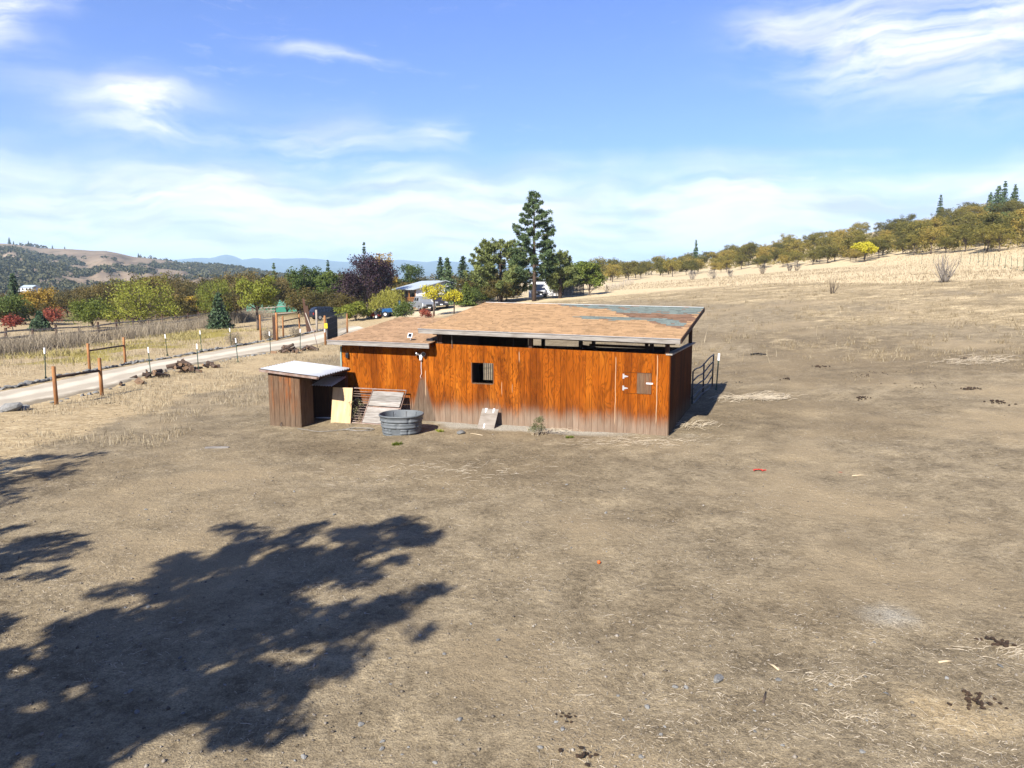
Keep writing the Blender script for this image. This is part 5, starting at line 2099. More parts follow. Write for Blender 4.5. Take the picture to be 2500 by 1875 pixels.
def build_house():
    a = Vector(at(1017, 748, 97))
    a.z = G(a.x, a.y)
    O = empty('white_house', a, R(30))       # local x along the gable end, local y back along the eave side
    tag(O, 'white single-storey house with pale metal roof and porch', 'house')
    Wd, Ln, He = 8.4, 7.6, 2.45
    Wm = pmat('white_house_siding', (.74, .75, .76), (.66, .67, .68), 3, .7, stretch=(1, 1, 9))
    MB().box(0, Wd, 0, .15, 0, He + .1).build('gable_wall', Wm, O)
    g = MB()
    g.add([(0, 0, He + .1), (Wd, 0, He + .1), (Wd / 2, 0, He + 1.15), (0, .15, He + .1), (Wd, .15, He + .1), (Wd / 2, .15, He + 1.15)], [(0, 1, 2), (5, 4, 3), (0, 2, 5, 3), (1, 4, 5, 2)])
    g.build('gable', Wm, O)
    MB().box(1.6, 1.75, .15, Ln, 0, He).build('side_wall', Wm, O)
    MB().box(Wd - .15, Wd, .15, Ln, 0, He).build('side_wall', Wm, O)
    MB().box(0, Wd, Ln, Ln + .15, 0, He).build('back_wall', Wm, O)
    rm = pmat('pale_metal_roof', (.62, .69, .73), (.54, .61, .65), 2, .5, metal=.2)
    for s in (0, 1):
        x0, x1 = (-.55, Wd / 2) if s == 0 else (Wd / 2, Wd + .4)
        z0, z1 = (He - .02, He + 1.22) if s == 0 else (He + 1.22, He + .02)
        MB().box8([(x0, -.4, z0), (x1, -.4, z1), (x1, Ln + .5, z1), (x0, Ln + .5, z0), (x0, -.4, z0 + .10), (x1, -.4, z1 + .10), (x1, Ln + .5, z1 + .10), (x0, Ln + .5, z0 + .10)]).build('roof', rm, O)
    # porch
    MB().box(-.1, 1.6, .2, Ln, .0, .55).build('porch_floor', M_POST, O)
    for y in (.25, 2.6, 5.0, 7.4):
        MB().box(-.08, .06, y - .07, y + .07, .55, He + .02).build('porch_post', M_POST, O)
    MB().bar((0, .25, 1.42), (0, Ln, 1.42), .07, .09).build('porch_rail', M_POST, O)
    for k in range(28):
        y = .4 + k * .255
        MB().box(-.025, .025, y - .03, y + .03, .56, 1.38).build('baluster', M_POST, O)
    MB().box(1.57, 1.597, 2.6, 3.5, .56, 2.3).build('door', M_DARKWOOD, O)
    for y in (1.2, 5.2):
        w = MB().box(1.575, 1.598, y - .5, y + .5, 1.0, 2.1).build('window', M_WHITEPAINT, O)
        MB().box(1.565, 1.573, y - .42, y + .42, 1.08, 2.02).build('pane', M_GLASSDARK, w)
    w = MB().box(5.2, 6.4, -.02, -.002, 1.0, 2.0).build('window', M_WHITEPAINT, O)
    MB().box(5.28, 6.32, -.03, -.021, 1.08, 1.92).build('pane', M_GLASSDARK, w)
    # white shed behind the tall pine
    a = Vector(at(1345, 738, 105))
    a.z = G(a.x, a.y)
    S = empty('white_shed', a, R(-8))
    tag(S, 'white shed half hidden behind the tall pine', 'shed')
    MB().box(-3.3, 3.0, 0, 4, -.2, 2.35).build('wall', Wm, S)
    MB().box8([(-3.6, -.4, 2.36), (3.3, -.4, 2.36), (3.3, 4.4, 2.6), (-3.6, 4.4, 2.6), (-3.6, -.4, 2.46), (3.3, -.4, 2.46), (3.3, 4.4, 2.72), (-3.6, 4.4, 2.72)]).build('roof', rm, S)
    MB().box(-1.2, 1.0, -.03, -.002, 0, 2.0).build('door', M_WHITEPAINT, S)
    K = empty('grey_kennel', Vector(at(1402, 737, 101)).to_tuple()[:2] + (0,), R(-8))
    K.location.z = G(K.location.x, K.location.y)
    tag(K, 'grey slatted panel pen right of the white shed', 'pen')
    km = pmat('grey_panel', (.30, .29, .28), (.2, .19, .18), 3, .8)
    for k in range(14):
        MB().box(-1.4 + k * .2, -1.4 + k * .2 + .15, 0, .03, -.1, 1.8).build('slat', km, K)
    for z in (.3, 1.5):
        MB().box(-1.4, 1.4, .032, .08, z, z + .1).build('rail', km, K)


build_house()


def car(name, label, loc, rz, paintm, kind='suv', L=4.7, W=1.85):
    O = empty(name, loc, rz)
    tag(O, label, 'pickup' if kind == 'pickup' else 'car')
    # side outline of the body, x forward
    if kind == 'suv':
        body = [(-2.25, .35), (-2.3, .62), (-2.25, 1.02), (-1.2, 1.08), (.9, 1.05), (1.9, .98), (2.25, .82), (2.3, .5), (2.2, .33)]
        cab = [(-2.2, 1.02), (-2.0, 1.55), (-1.6, 1.72), (.1, 1.74), (.45, 1.66), (1.15, 1.05)]
    else:
        body = [(-2.6, .5), (-2.62, 1.08), (-.75, 1.08), (1.2, 1.12), (2.1, 1.08), (2.5, .95), (2.58, .6), (2.5, .42)]
        cab = [(-.75, 1.06), (-.62, 1.72), (-.4, 1.82), (.55, 1.82), (.85, 1.72), (1.35, 1.10)]

    def loft(prof, half, mat_, nm, inset):
        mb = MB()
        n = len(prof)
        zs = [p[1] for p in prof]
        zm, zM = min(zs), max(zs)
        rows = []
        for s, k in ((-1, 1.0), (-1, 0), (1, 0), (1, 1.0)):
            rows.append([(x * (1 - .02 * k), s * (half - inset * ((z - zm) / (zM - zm)) - .10 * k * 0 + (0 if k else -.06)) if k else s * (half - .10 - inset * ((z - zm) / (zM - zm))), z + (0 if k == 1 else .03)) for x, z in prof])
        order = [rows[0], rows[1], rows[2], rows[3]]
        V = [p for r in order for p in r]
        F = []
        for r in range(3):
            for i in range(n - 1):
                F.append((r * n + i, r * n + i + 1, (r + 1) * n + i + 1, (r + 1) * n + i))
        F.append(tuple(range(n)))
        F.append(tuple(reversed(range(3 * n, 4 * n))))
        F.append((0, n, 2 * n, 3 * n, 4 * n - 1, 3 * n - 1, 2 * n - 1, n - 1))
        mb.add(V, F)
        return mb.build(nm, mat_, O, bevel=.02)
    b = loft(body, W / 2, paintm, 'body', .05)
    c = loft(cab, W / 2 - .06, paintm, 'cabin', .20)
    z0, z1 = 1.12, 1.62
    hw = W / 2 - .06
    for s in (-1, 1):
        xs = ((-1.75, -.85), (-.75, .05), (.12, .72)) if kind == 'suv' else ((-.55, .1), (.18, .9))
        for x0, x1 in xs:
            y0, y1 = s * (hw - .03), s * (hw - .145)
            MB().box8([(x0, y0 + s * .008, z0), (x1, y0 + s * .008, z0), (x1, y0 - s * .01, z0), (x0, y0 - s * .01, z0), (x0 + .06, y1 + s * .012, z1), (x1 - .12, y1 + s * .012, z1), (x1 - .12, y1 - s * .01, z1), (x0 + .06, y1 - s * .01, z1)]).build('window', M_GLASSDARK, O)
    xb, xt = (1.10, .52) if kind == 'suv' else (1.30, .90)
    MB().box8([(xb, -.72, 1.10), (xb + .02, -.72, 1.10), (xb + .02, .72, 1.10), (xb, .72, 1.10), (xt, -.62, 1.64), (xt + .02, -.62, 1.64), (xt + .02, .62, 1.64), (xt, .62, 1.64)]).build('windscreen', M_GLASSDARK, O)
    xb, xt = (-2.225, -2.04) if kind == 'suv' else (-.765, -.66)
    MB().box8([(xb - .02, -.70, 1.10), (xb, -.70, 1.10), (xb, .70, 1.10), (xb - .02, .70, 1.10), (xt - .02, -.6, 1.56), (xt, -.6, 1.56), (xt, .6, 1.56), (xt - .02, .6, 1.56)]).build('rear_window', M_GLASSDARK, O)
    xf = 2.31 if kind == 'suv' else 2.59
    xr = -2.32 if kind == 'suv' else -2.64
    for s in (-1, 1):
        MB().box(xf - .08, xf, s * .62 - .2, s * .62 + .2, .66, .84).build('headlight', M_GALV, O)
        MB().box(xr, xr + .07, s * .80 - .08, s * .80 + .08, .72, 1.0).build('tail_light', M_RED, O)
    MB().box(xf - .03, xf + .03, -.80, .80, .40, .58).build('bumper', M_BLACKPLASTIC, O)
    MB().box(xr - .03, xr + .03, -.80, .80, .40, .56).build('bumper', M_BLACKPLASTIC, O)
    MB().box(xf - .02, xf + .012, -.38, .38, .64, .86).build('grille', M_BLACKPLASTIC, O)
    MB().box(xf + .031, xf + .04, -.16, .16, .42, .54).build('number_plate', M_WHITEPAINT, O)
    if kind == 'pickup':
        MB().box(-2.45, -.85, -.7, .7, 1.085, 1.115).build('cargo_bed', M_BLACKPLASTIC, O)
    for x in (-1.45, 1.45):
        for s in (-1, 1):
            t = MB().tube([(x, s * (W / 2 - .2), .36), (x, s * (W / 2 + .01), .36)], .36, 16).build('wheel', M_BLACKPLASTIC, O)
            MB().tube([(x, s * (W / 2 + .011), .36), (x, s * (W / 2 + .02), .36)], .21, 12).build('rim', M_GALV, t)
    return O


def vehicles():
    def pos(px, py, Y):
        q = Vector(at(px, py, Y))
        q.z = G(q.x, q.y)
        return q
    car('parked_car', 'dark blue estate car parked behind the gateway', pos(800, 780, 88), R(38), paint('dark_blue_paint', (.025, .032, .05))).scale = (.92, .92, .9)
    car('parked_pickup', 'silver pickup parked before the white house', pos(1030, 757, 90), R(-62), paint('silver_paint', (.42, .44, .46), .4, .4), 'pickup')
    car('parked_car', 'dark car with white number plate beside the silver pickup', pos(1076, 752, 92), R(-82), paint('charcoal_paint', (.05, .04, .05)))
    car('parked_pickup', 'white pickup parked before the white shed', pos(1316, 737, 99), R(-88), paint('white_vehicle_paint', (.74, .75, .76)), 'pickup')
    # bins
    binm = [pmat('dark_bin_plastic', (.07, .075, .085), (.05, .055, .06), 4, .5), pmat('grey_bin_plastic', (.23, .27, .30), (.18, .21, .24), 4, .5)]
    for k, (px, py, m, h, lab) in enumerate(((918, 770, 0, .95, 'black refuse bin beside the bamboo'), (930, 771, 1, 1.05, 'tall grey barrel beside the black bin'), (941, 772, 1, .95, 'shorter grey barrel next to the tractor'), (951, 767, 0, 1.15, 'black refuse bin with raised lid behind the barrels'))):
        q = pos(px, py, 86)
        B = empty('refuse_bin', q, k * .7)
        tag(B, lab, 'bin')
        MB().tube([(0, 0, 0), (0, 0, h * .5), (0, 0, h)], [.26, .30, .33], 14).build('drum', binm[m], B)
        MB().tube([(0, 0, h), (0, 0, h + .05), (0, 0, h + .09)], [.35, .35, .2], 14).build('lid', binm[m], B)
    # small blue tractor
    T = empty('garden_tractor', pos(962, 771, 85), R(200))
    tag(T, 'small blue tractor with roll bar beside the grey barrels', 'tractor')
    bl = paint('tractor_blue', (.03, .16, .42))
    MB().box8([(.2, -.3, .55), (1.4, -.3, .5), (1.4, .3, .5), (.2, .3, .55), (.2, -.3, 1.05), (1.35, -.26, .95), (1.35, .26, .95), (.2, .3, 1.05)]).build('bonnet', bl, T, bevel=.03)
    MB().box(-.6, .2, -.28, .28, .45, .62).build('chassis', M_BLACKPLASTIC, T)
    MB().box(-.5, -.1, -.24, .24, .75, .85).box(-.55, -.48, -.24, .24, .85, 1.2).build('seat', M_BLACKPLASTIC, T)
    MB().tube([(-.6, -.4, .6), (-.65, -.4, 1.9), (-.65, .4, 1.9), (-.6, .4, .6)], .035, 6).build('roll_bar', bl, T)
    MB().tube([(.25, 0, 1.0), (.05, 0, 1.15)], .02, 6).tube([(.03, -.17, 1.16), (.03, .17, 1.16)], .02, 6).build('steering', M_BLACKPLASTIC, T)
    for x, r, w in ((-.45, .55, .25), (1.15, .32, .18)):
        for s in (-1, 1):
            t = MB().tube([(x, s * .36, r), (x, s * (.36 + w), r)], r, 18).build('wheel', M_BLACKPLASTIC, T)
            MB().tube([(x, s * (.361 + w), r), (x, s * (.375 + w), r)], r * .55, 12).build('rim', M_WHITEPAINT, t)
    # red mower
    T = empty('ride_on_mower', pos(914, 773, 84), R(160))
    tag(T, 'red ride-on mower in front of the black bin', 'mower')
    rd = paint('mower_red', (.50, .05, .02))
    MB().box8([(.15, -.3, .35), (.9, -.28, .33), (.9, .28, .33), (.15, .3, .35), (.15, -.3, .8), (.85, -.22, .7), (.85, .22, .7), (.15, .3, .8)]).build('bonnet', rd, T, bevel=.03)
    MB().box(-.75, .2, -.34, .34, .3, .5).build('chassis', rd, T)
    MB().box8([(-.6, -.22, .5), (-.15, -.22, .5), (-.15, .22, .5), (-.6, .22, .5), (-.75, -.2, .95), (-.6, -.22, .62), (-.6, .22, .62), (-.75, .2, .95)]).build('seat', M_BLACKPLASTIC, T)
    MB().tube([(.1, 0, .75), (-.05, 0, .95)], .02, 6).build('steering_column', M_BLACKPLASTIC, T)
    for x, r in ((-.5, .26), (.65, .19)):
        for s in (-1, 1):
            t = MB().tube([(x, s * .30, r), (x, s * .46, r)], r, 14).build('wheel', M_BLACKPLASTIC, T)
            MB().tube([(x, s * .461, r), (x, s * .47, r)], r * .5, 10).build('rim', M_WHITEPAINT, t)
    # tarp tents
    gm = pmat('green_tarp', (.045, .30, .20), (.03, .23, .15), 2, .55, .2)
    gm2 = pmat('faded_green_tarp', (.16, .40, .30), (.10, .31, .22), 2, .6, .2)
    for k, (px, w, h, m, lab) in enumerate(((632, 4.4, 2.1, gm2, 'green tarp tent with flat top left of the arched one'), (692, 4.6, 2.3, gm2, 'arched green tarp tent beyond the weedy fence'))):
        q = pos(px, 752, 128)
        T = empty('tarp_tent', q, .15)
        tag(T, lab, 'tent')
        prof = []
        for i in range(13):
            a = math.pi * i / 12
            ex = .55 if k == 0 else .8
            prof.append((-math.copysign(abs(math.cos(a)) ** ex, math.cos(a)) * w / 2, h * abs(math.sin(a)) ** (.6 if k == 0 else .75)))
        V, F = [], []
        for y in np.linspace(0, 5, 9):
            for x, z in prof:
                V.append((x, y, z - .1 + .03 * math.sin(y * 3 + x)))
        for j in range(8):
            for i in range(12):
                F.append((j * 13 + i, (j + 1) * 13 + i, (j + 1) * 13 + i + 1, j * 13 + i + 1))
        link_mesh('cover', mesh_np('cover', V, F, True), T, m)
        fr = MB()
        fr.add([(x, .0, z - .1) for x, z in prof], [tuple(range(13))])
        fr.build('end_flap', m, T)
        MB().box(-w * .45, w * .45, -.03, -.012, 0, h * .45).build('skirt', gm, T)


vehicles()


# ---------------------------------------------------------------- stones, firewood, litter
def rock_mesh(name, seed, flat=.6, sub=2):
    import bmesh
    bm = bmesh.new()
    bmesh.ops.create_icosphere(bm, subdivisions=sub, radius=.5)
    rng = random.Random(seed)
    pl = [(Vector((rng.uniform(-1, 1), rng.uniform(-1, 1), rng.uniform(-1, 1))).normalized(), rng.uniform(.26, .42)) for _ in range(9)]
    for v in bm.verts:
        for n, d in pl:
            k = v.co.dot(n)
            if k > d:
                v.co -= n * (k - d)
        v.co.z *= flat
        v.co.x *= 1.2
    me = bpy.data.meshes.new(name)
    bm.to_mesh(me)
    bm.free()
    return me


ROCKS = [rock_mesh('stone', 700 + i, (.55, .7, .45, .62)[i % 4]) for i in range(6)]
for m_ in ROCKS:
    m_.materials.append(M_STONE)


def stone(x, y, s, label, group, sink=.18, rng=random):
    o = bpy.data.objects.new('stone', rng.choice(ROCKS))
    COL.objects.link(o)
    o.location = (x, y, G(x, y) + s * (.28 - sink))
    o.rotation_euler = (rng.uniform(-.3, .3), rng.uniform(-.3, .3), rng.uniform(0, 6.28))
    k = s * rng.uniform(.8, 1.2)
    o.scale = (k, s * rng.uniform(.7, 1.1), s * rng.uniform(.7, 1.1))
    tag(o, label, 'stone', group)
    return o


def stones():
    rng = random.Random(77)
    # kerb of stones along the far side of the road
    B = resample(ROAD_B[8:128], 190)
    A = resample(ROAD_A[8:128], 190)
    for i in range(190):
        if rng.random() < .10:
            continue
        d = (B[i] - A[i]) / np.linalg.norm(B[i] - A[i])
        p = B[i] + d * rng.uniform(.55, .85)
        stone(p[0], p[1], rng.uniform(.22, .42), 'rounded grey stone in the row edging the far side of the road', 'stones edging the far side of the road', .1, rng)
    for i in range(0, 190, 2):
        if rng.random() < .45:
            continue
        d = (A[i] - B[i]) / np.linalg.norm(A[i] - B[i])
        p = A[i] + d * rng.uniform(.25, .75)
        stone(p[0], p[1], rng.uniform(.14, .34), 'flat grey stone half sunk along the near side of the road', 'stones along the near side of the road', .2, rng)
    # single slabs and stones in the paddock
    for px, py, s, lab in ((20, 1004, .8, 'long flat grey slab at the near road edge'), (60, 1000, .5, 'flat slab beside the long slab at the road edge'), (1125, 1059, .36, 'pale flat stone lying before the orange wall'),
                           (725, 1040, .22, 'pale block on the ground beside the little shed'), (1755, 1660, .17, 'tan rounded stone on the bare dirt')):
        g = gnd(px, py)
        stone(g[0], g[1], s, lab, None, .2, rng)
    for k in range(85):
        px, py = rng.uniform(20, 2480), rng.uniform(1180, 1860)
        if px > 1500 and rng.random() < .5:
            py = rng.uniform(1620, 1865)
        g = gnd(px, py)
        stone(g[0], g[1], rng.uniform(.03, .075), 'small grey stone lying loose on the bare paddock dirt', 'loose stones on the paddock', .15, rng)
    # pebbles and clods: nobody could count them
    n = 26000
    nr = np.random.default_rng(5)
    Y = 5.2 + (nr.random(n) ** 1.5) * 26
    X = (nr.random(n) * 2 - 1) * Y * .85
    base = np.array([(1, 0, 0), (0, 1, 0), (-1, 0, 0), (0, -1, 0), (0, 0, .8), (0, 0, -.8)], float)
    fc = np.array([(0, 1, 4), (1, 2, 4), (2, 3, 4), (3, 0, 4), (1, 0, 5), (2, 1, 5), (3, 2, 5), (0, 3, 5)])
    s = nr.uniform(.004, .011, n) * (nr.random(n) ** 8 * 2.4 + .7)
    V = base[None] * s[:, None, None] * nr.uniform(.6, 1.4, (n, 6, 1)) + np.c_[X, Y, GZ(X, Y) + s * .25][:, None, :]
    F = (fc[None] + (np.arange(n) * 6)[:, None, None]).reshape(-1, 3)
    o = link_mesh('pebbles', mesh_np('pebbles', V.reshape(-1, 3), F), None, leaf_mat('pebble_tones', [(.0, (.10, .08, .058)), (.4, (.19, .16, .12)), (.75, (.29, .25, .20)), (1, (.40, .36, .30))], 0.0, .9))
    tag(o, 'fine pebbles and clods strewn over the paddock', 'pebbles', kind='stuff')


stones()


def ribbons(P, L, Wd, ang, lift, rng, curve=.12):
    """flat bent straws: two quads each"""
    n = len(P)
    d = np.c_[np.cos(ang), np.sin(ang), np.zeros(n)]
    s = np.c_[-np.sin(ang), np.cos(ang), np.zeros(n)]
    mid = P + s * (rng.uniform(-curve, curve, n) * L)[:, None] * .3
    mid[:, 2] += lift * 1.2 + .003
    a = P - d * (L / 2)[:, None]
    b = P + d * (L / 2)[:, None]
    a[:, 2] = GZ(a[:, 0], a[:, 1]) + .004 + lift * rng.random(n)
    b[:, 2] = GZ(b[:, 0], b[:, 1]) + .004 + lift * rng.random(n)
    mid[:, 2] = np.maximum(mid[:, 2], (a[:, 2] + b[:, 2]) / 2 + .002)
    w = s * (Wd / 2)[:, None]
    w[:, 2] = Wd * .25
    V = np.stack([a - w, a + w, mid - w, mid + w, b - w, b + w], 1).reshape(-1, 3)
    k = np.arange(n) * 6
    F = np.r_[np.c_[k, k + 2, k + 3, k + 1], np.c_[k + 2, k + 4, k + 5, k + 3]]
    return V, F


def blades(X, Y, Hh, Wd, rng, lean=.5, z0=None):
    n = len(X)
    a = rng.random(n) * 6.283
    la = rng.random(n) * 6.283
    z = GZ(X, Y) if z0 is None else z0
    p = np.c_[X, Y, z - .01]
    s = np.c_[np.cos(a), np.sin(a), np.zeros(n)] * (Wd / 2)[:, None]
    l = np.c_[np.cos(la), np.sin(la), np.zeros(n)] * (Hh * lean * rng.random(n))[:, None]
    m = p + l * .35 + np.c_[np.zeros(n), np.zeros(n), Hh * .55]
    t = p + l + np.c_[np.zeros(n), np.zeros(n), Hh]
    V = np.stack([p - s, p + s, m + s * .7, t, m - s * .7], 1).reshape(-1, 3)
    k = np.arange(n) * 5
    F = np.r_[np.c_[k, k + 1, k + 2, k + 4], np.c_[k + 4, k + 2, k + 3, k + 3]]
    # second face is a triangle: give it as a degenerate-free quad by splitting the width
    F = np.c_[k, k + 1, k + 2, k + 4]
    T = np.c_[k + 4, k + 2, k + 3]
    return V, F, T


def mesh_mixed(name, V, F4, F3):
    me = bpy.data.meshes.new(name)
    me.vertices.add(len(V))
    me.vertices.foreach_set('co', np.asarray(V, np.float32).ravel())
    li = np.r_[F4.ravel(), F3.ravel()].astype(np.int32)
    me.loops.add(len(li))
    me.loops.foreach_set('vertex_index', li)
    me.polygons.add(len(F4) + len(F3))
    st = np.r_[np.arange(len(F4)) * 4, len(F4) * 4 + np.arange(len(F3)) * 3].astype(np.int32)
    tt = np.r_[np.full(len(F4), 4), np.full(len(F3), 3)].astype(np.int32)
    me.polygons.foreach_set('loop_start', st)
    me.polygons.foreach_set('loop_total', tt)
    me.update(calc_edges=True)
    return me


L_STRAW = leaf_mat('loose_straw', [(.0, (.20, .15, .09)), (.4, (.34, .27, .175)), (.75, (.48, .40, .28)), (1, (.66, .57, .43))], .1, .8)
L_GRASS = leaf_mat('dry_grass', [(.0, (.20, .145, .075)), (.4, (.36, .275, .155)), (.75, (.50, .41, .26)), (1, (.62, .53, .37))], .25, .8)


def litter():
    rng = np.random.default_rng(17)
    # straw over the whole paddock, thicker in drifts
    n = 95000
    Y = 5.0 + rng.random(n) ** 1.6 * 34
    X = (rng.random(n) * 2 - 1) * Y * .88
    dens = fbm(X, Y, .5, 4, 40)
    drift = np.exp(-(((X - 5.2) / 2.4) ** 2 + ((Y - 7.6) / 2.2) ** 2))
    keep = rng.random(n) < sstep(dens + .28 * drift, .36, .70)
    X, Y = X[keep], Y[keep]
    n = len(X)
    L = rng.gamma(1.6, .020, n) + .012
    P = np.c_[X, Y, GZ(X, Y)]
    V, F = ribbons(P, L, rng.uniform(.0025, .006, n), rng.random(n) * 6.283, .008, rng, .10)
    tag(link_mesh('loose_straw', mesh_np('loose_straw', V, F), None, L_STRAW), 'loose straw and stalks strewn over the paddock', 'straw', kind='stuff')
    # longer pale stalks
    def heap(px, py, rx, ry, n, Lm, label, name='straw_heap', lift=.06, wd=.012):
        g = gnd(px, py)
        X = g[0] + rng.normal(size=n) * rx
        Y = g[1] + rng.normal(size=n) * ry
        L = Lm * rng.uniform(.4, 1.3, n)
        V, F = ribbons(np.c_[X, Y, GZ(X, Y)], L, rng.uniform(.6, 1.3, n) * wd, rng.normal(size=n) * .6 + (rng.random(n) < .3) * 1.2, lift, rng)
        V = V - np.array([g[0], g[1], G(g[0], g[1])])
        o = link_mesh(name, mesh_np(name, V, F), None, pmat('bleached_stalks', (.62, .53, .385), (.44, .355, .235), 3, .8) if 'bleached_stalks' not in MATS else MATS['bleached_stalks'])
        o.location = (g[0], g[1], G(g[0], g[1]))
        tag(o, label, 'straw', kind='stuff')
    heap(1852, 972, .62, .34, 300, .55, 'heap of bleached straw stalks behind the barn corner')
    heap(2385, 882, .7, .5, 160, .6, 'patch of white dry stalks in the open field')
    heap(2040, 1660, .20, .13, 70, .11, 'bunch of pale dry grass on the bare dirt', lift=.02, wd=.005)
    heap(2075, 1745, .24, .09, 50, .11, 'wisps of straw beside grey slate pieces', lift=.02, wd=.005)
    heap(2440, 1585, .3, .15, 60, .2, 'straw scattered beside the larger dung pile', lift=.015, wd=.005)
    heap(1700, 1040, .35, .3, 60, .35, 'dry sticks beside the barn end wall', lift=.08)
    heap(1355, 1060, .25, .12, 30, .5, 'dry pale sticks leaning by the wall weed', lift=.15)
    heap(1080, 1148, 1.5, .5, 150, .22, 'thin scatter of straw in front of the wall', lift=.01, wd=.008)
    heap(1560, 1078, 1.2, .35, 200, .28, 'straw along the foot of the barn corner', lift=.02, wd=.008)
    # grass of the field and the verges
    Xs, Ys, Hs, Ws = [], [], [], []

    def scatter(n, fx, fy, hmin, hmax, w, cond):
        X, Y = fx(rng.random(n)), fy(rng.random(n))
        if fx.__name__ == 'rel':
            X = X * Y
        k = cond(X, Y)
        X, Y = X[k], Y[k]
        Xs.append(X)
        Ys.append(Y)
        Hs.append(rng.uniform(hmin, hmax, len(X)))
        Ws.append(rng.uniform(.6, 1.4, len(X)) * w)

    def rel(r):
        return -.05 + r * .85

    def up(X, Y):
        return .081 * (X - 6.6) + .0518 * (Y - 26)
    scatter(90000, rel, lambda r: 26 + r ** 1.2 * 62, .04, .15, .022, lambda X, Y: (rng.random(len(X)) < sstep(up(X, Y) + (fbm(X, Y, .35, 4, 5) - .5) * 3 + (fbm(X, Y, .07, 4, 1) - .5) * 3.6, 1.2, 4.4) * sstep(fbm(X, Y, .6, 3, 50), .42, .62)))
    scatter(900, rel, lambda r: 34 + r * 50, .4, .9, .03, lambda X, Y: fbm(X, Y, .3, 3, 51) > .62)
    scatter(26000, rel, lambda r: 70 + r * 60, .10, .30, .05, lambda X, Y: (up(X, Y) > 4.9))
    tc_ = rng.random((560, 2))
    ty = 30 + tc_[:, 1] ** 1.1 * 56
    tx = (-.02 + tc_[:, 0] * .78) * ty
    ok = up(tx, ty) + (fbm(tx, ty, .2, 3, 71) - .5) * 4 > 1.2
    tx, ty = np.repeat(tx[ok], 26), np.repeat(ty[ok], 26)
    Xs.append(tx + rng.normal(size=len(tx)) * .12)
    Ys.append(ty + rng.normal(size=len(tx)) * .12)
    Hs.append(rng.uniform(.08, .34, len(tx)))
    Ws.append(rng.uniform(.01, .03, len(tx)))
    V, F4, F3 = blades(np.concatenate(Xs), np.concatenate(Ys), np.concatenate(Hs), np.concatenate(Ws), rng, .9)
    tag(link_mesh('dry_grass', mesh_mixed('dry_grass', V, F4, F3), None, L_GRASS), 'dry straw-coloured grass over the sloping field', 'grass', kind='stuff')
    Xs, Ys, Hs, Ws = [], [], [], []
    rx = lambda Y: np.interp(Y, ROAD_A[:, 1], ROAD_A[:, 0])
    rb = lambda Y: np.interp(Y, ROAD_B[:, 1], ROAD_B[:, 0])

    def strip(n, lo, hi, f, dmin, dmax, hmin, hmax, w, thr):
        Y = lo + rng.random(n) * (hi - lo)
        X = f(Y) + dmin + rng.random(n) * (dmax - dmin)
        k = fbm(X, Y, .55, 3, 60) > thr
        X, Y = X[k], Y[k]
        Xs.append(X)
        Ys.append(Y)
        Hs.append(rng.uniform(hmin, hmax, len(X)))
        Ws.append(rng.uniform(.6, 1.4, len(X)) * w)
    strip(26000, 20, 62, rx, .8, 9, .06, .25, .014, .48)
    strip(22000, 24, 100, rb, -15, -1.0, .08, .35, .02, .47)
    V, F4, F3 = blades(np.concatenate(Xs), np.concatenate(Ys), np.concatenate(Hs), np.concatenate(Ws), rng, .8)
    tag(link_mesh('verge_grass', mesh_mixed('verge_grass', V, F4, F3), None, L_GRASS), 'tawny dry grass on both verges of the road', 'grass', kind='stuff')
    # tall dry weeds against the plank fence
    n = 26000
    Y = 46 + rng.random(n) * 58
    X = -36.6 + rng.normal(size=n) * .9
    k = fbm(X * 0, Y, .16, 3, 66) > .36
    X, Y = X[k], Y[k]
    V, F4, F3 = blades(X, Y, rng.uniform(.6, 2.0, len(X)) * rng.uniform(.5, 1, len(X)), rng.uniform(.014, .04, len(X)), rng, .8)
    tag(link_mesh('fence_weeds', mesh_mixed('fence_weeds', V, F4, F3), None, L_TUMBLE), 'tall tangle of dry weeds growing along the plank fence', 'weeds', kind='stuff')
    n = 9000
    Y = 42 + rng.random(n) * 34
    X = -31 + rng.normal(size=n) * 2.8
    k = fbm(X, Y, .3, 3, 67) > .47
    X, Y = X[k], Y[k]
    V, F4, F3 = blades(X, Y, rng.uniform(.10, .40, len(X)), rng.uniform(.03, .06, len(X)), rng, 1.4)
    tag(link_mesh('olive_weeds', mesh_mixed('olive_weeds', V, F4, F3), None, leaf_mat('olive_straw_leaves', [(.0, (.20, .17, .05)), (.5, (.36, .30, .11)), (1, (.50, .42, .20))])), 'low olive-yellow weeds between the road and plank fence', 'weeds', kind='stuff')


litter()


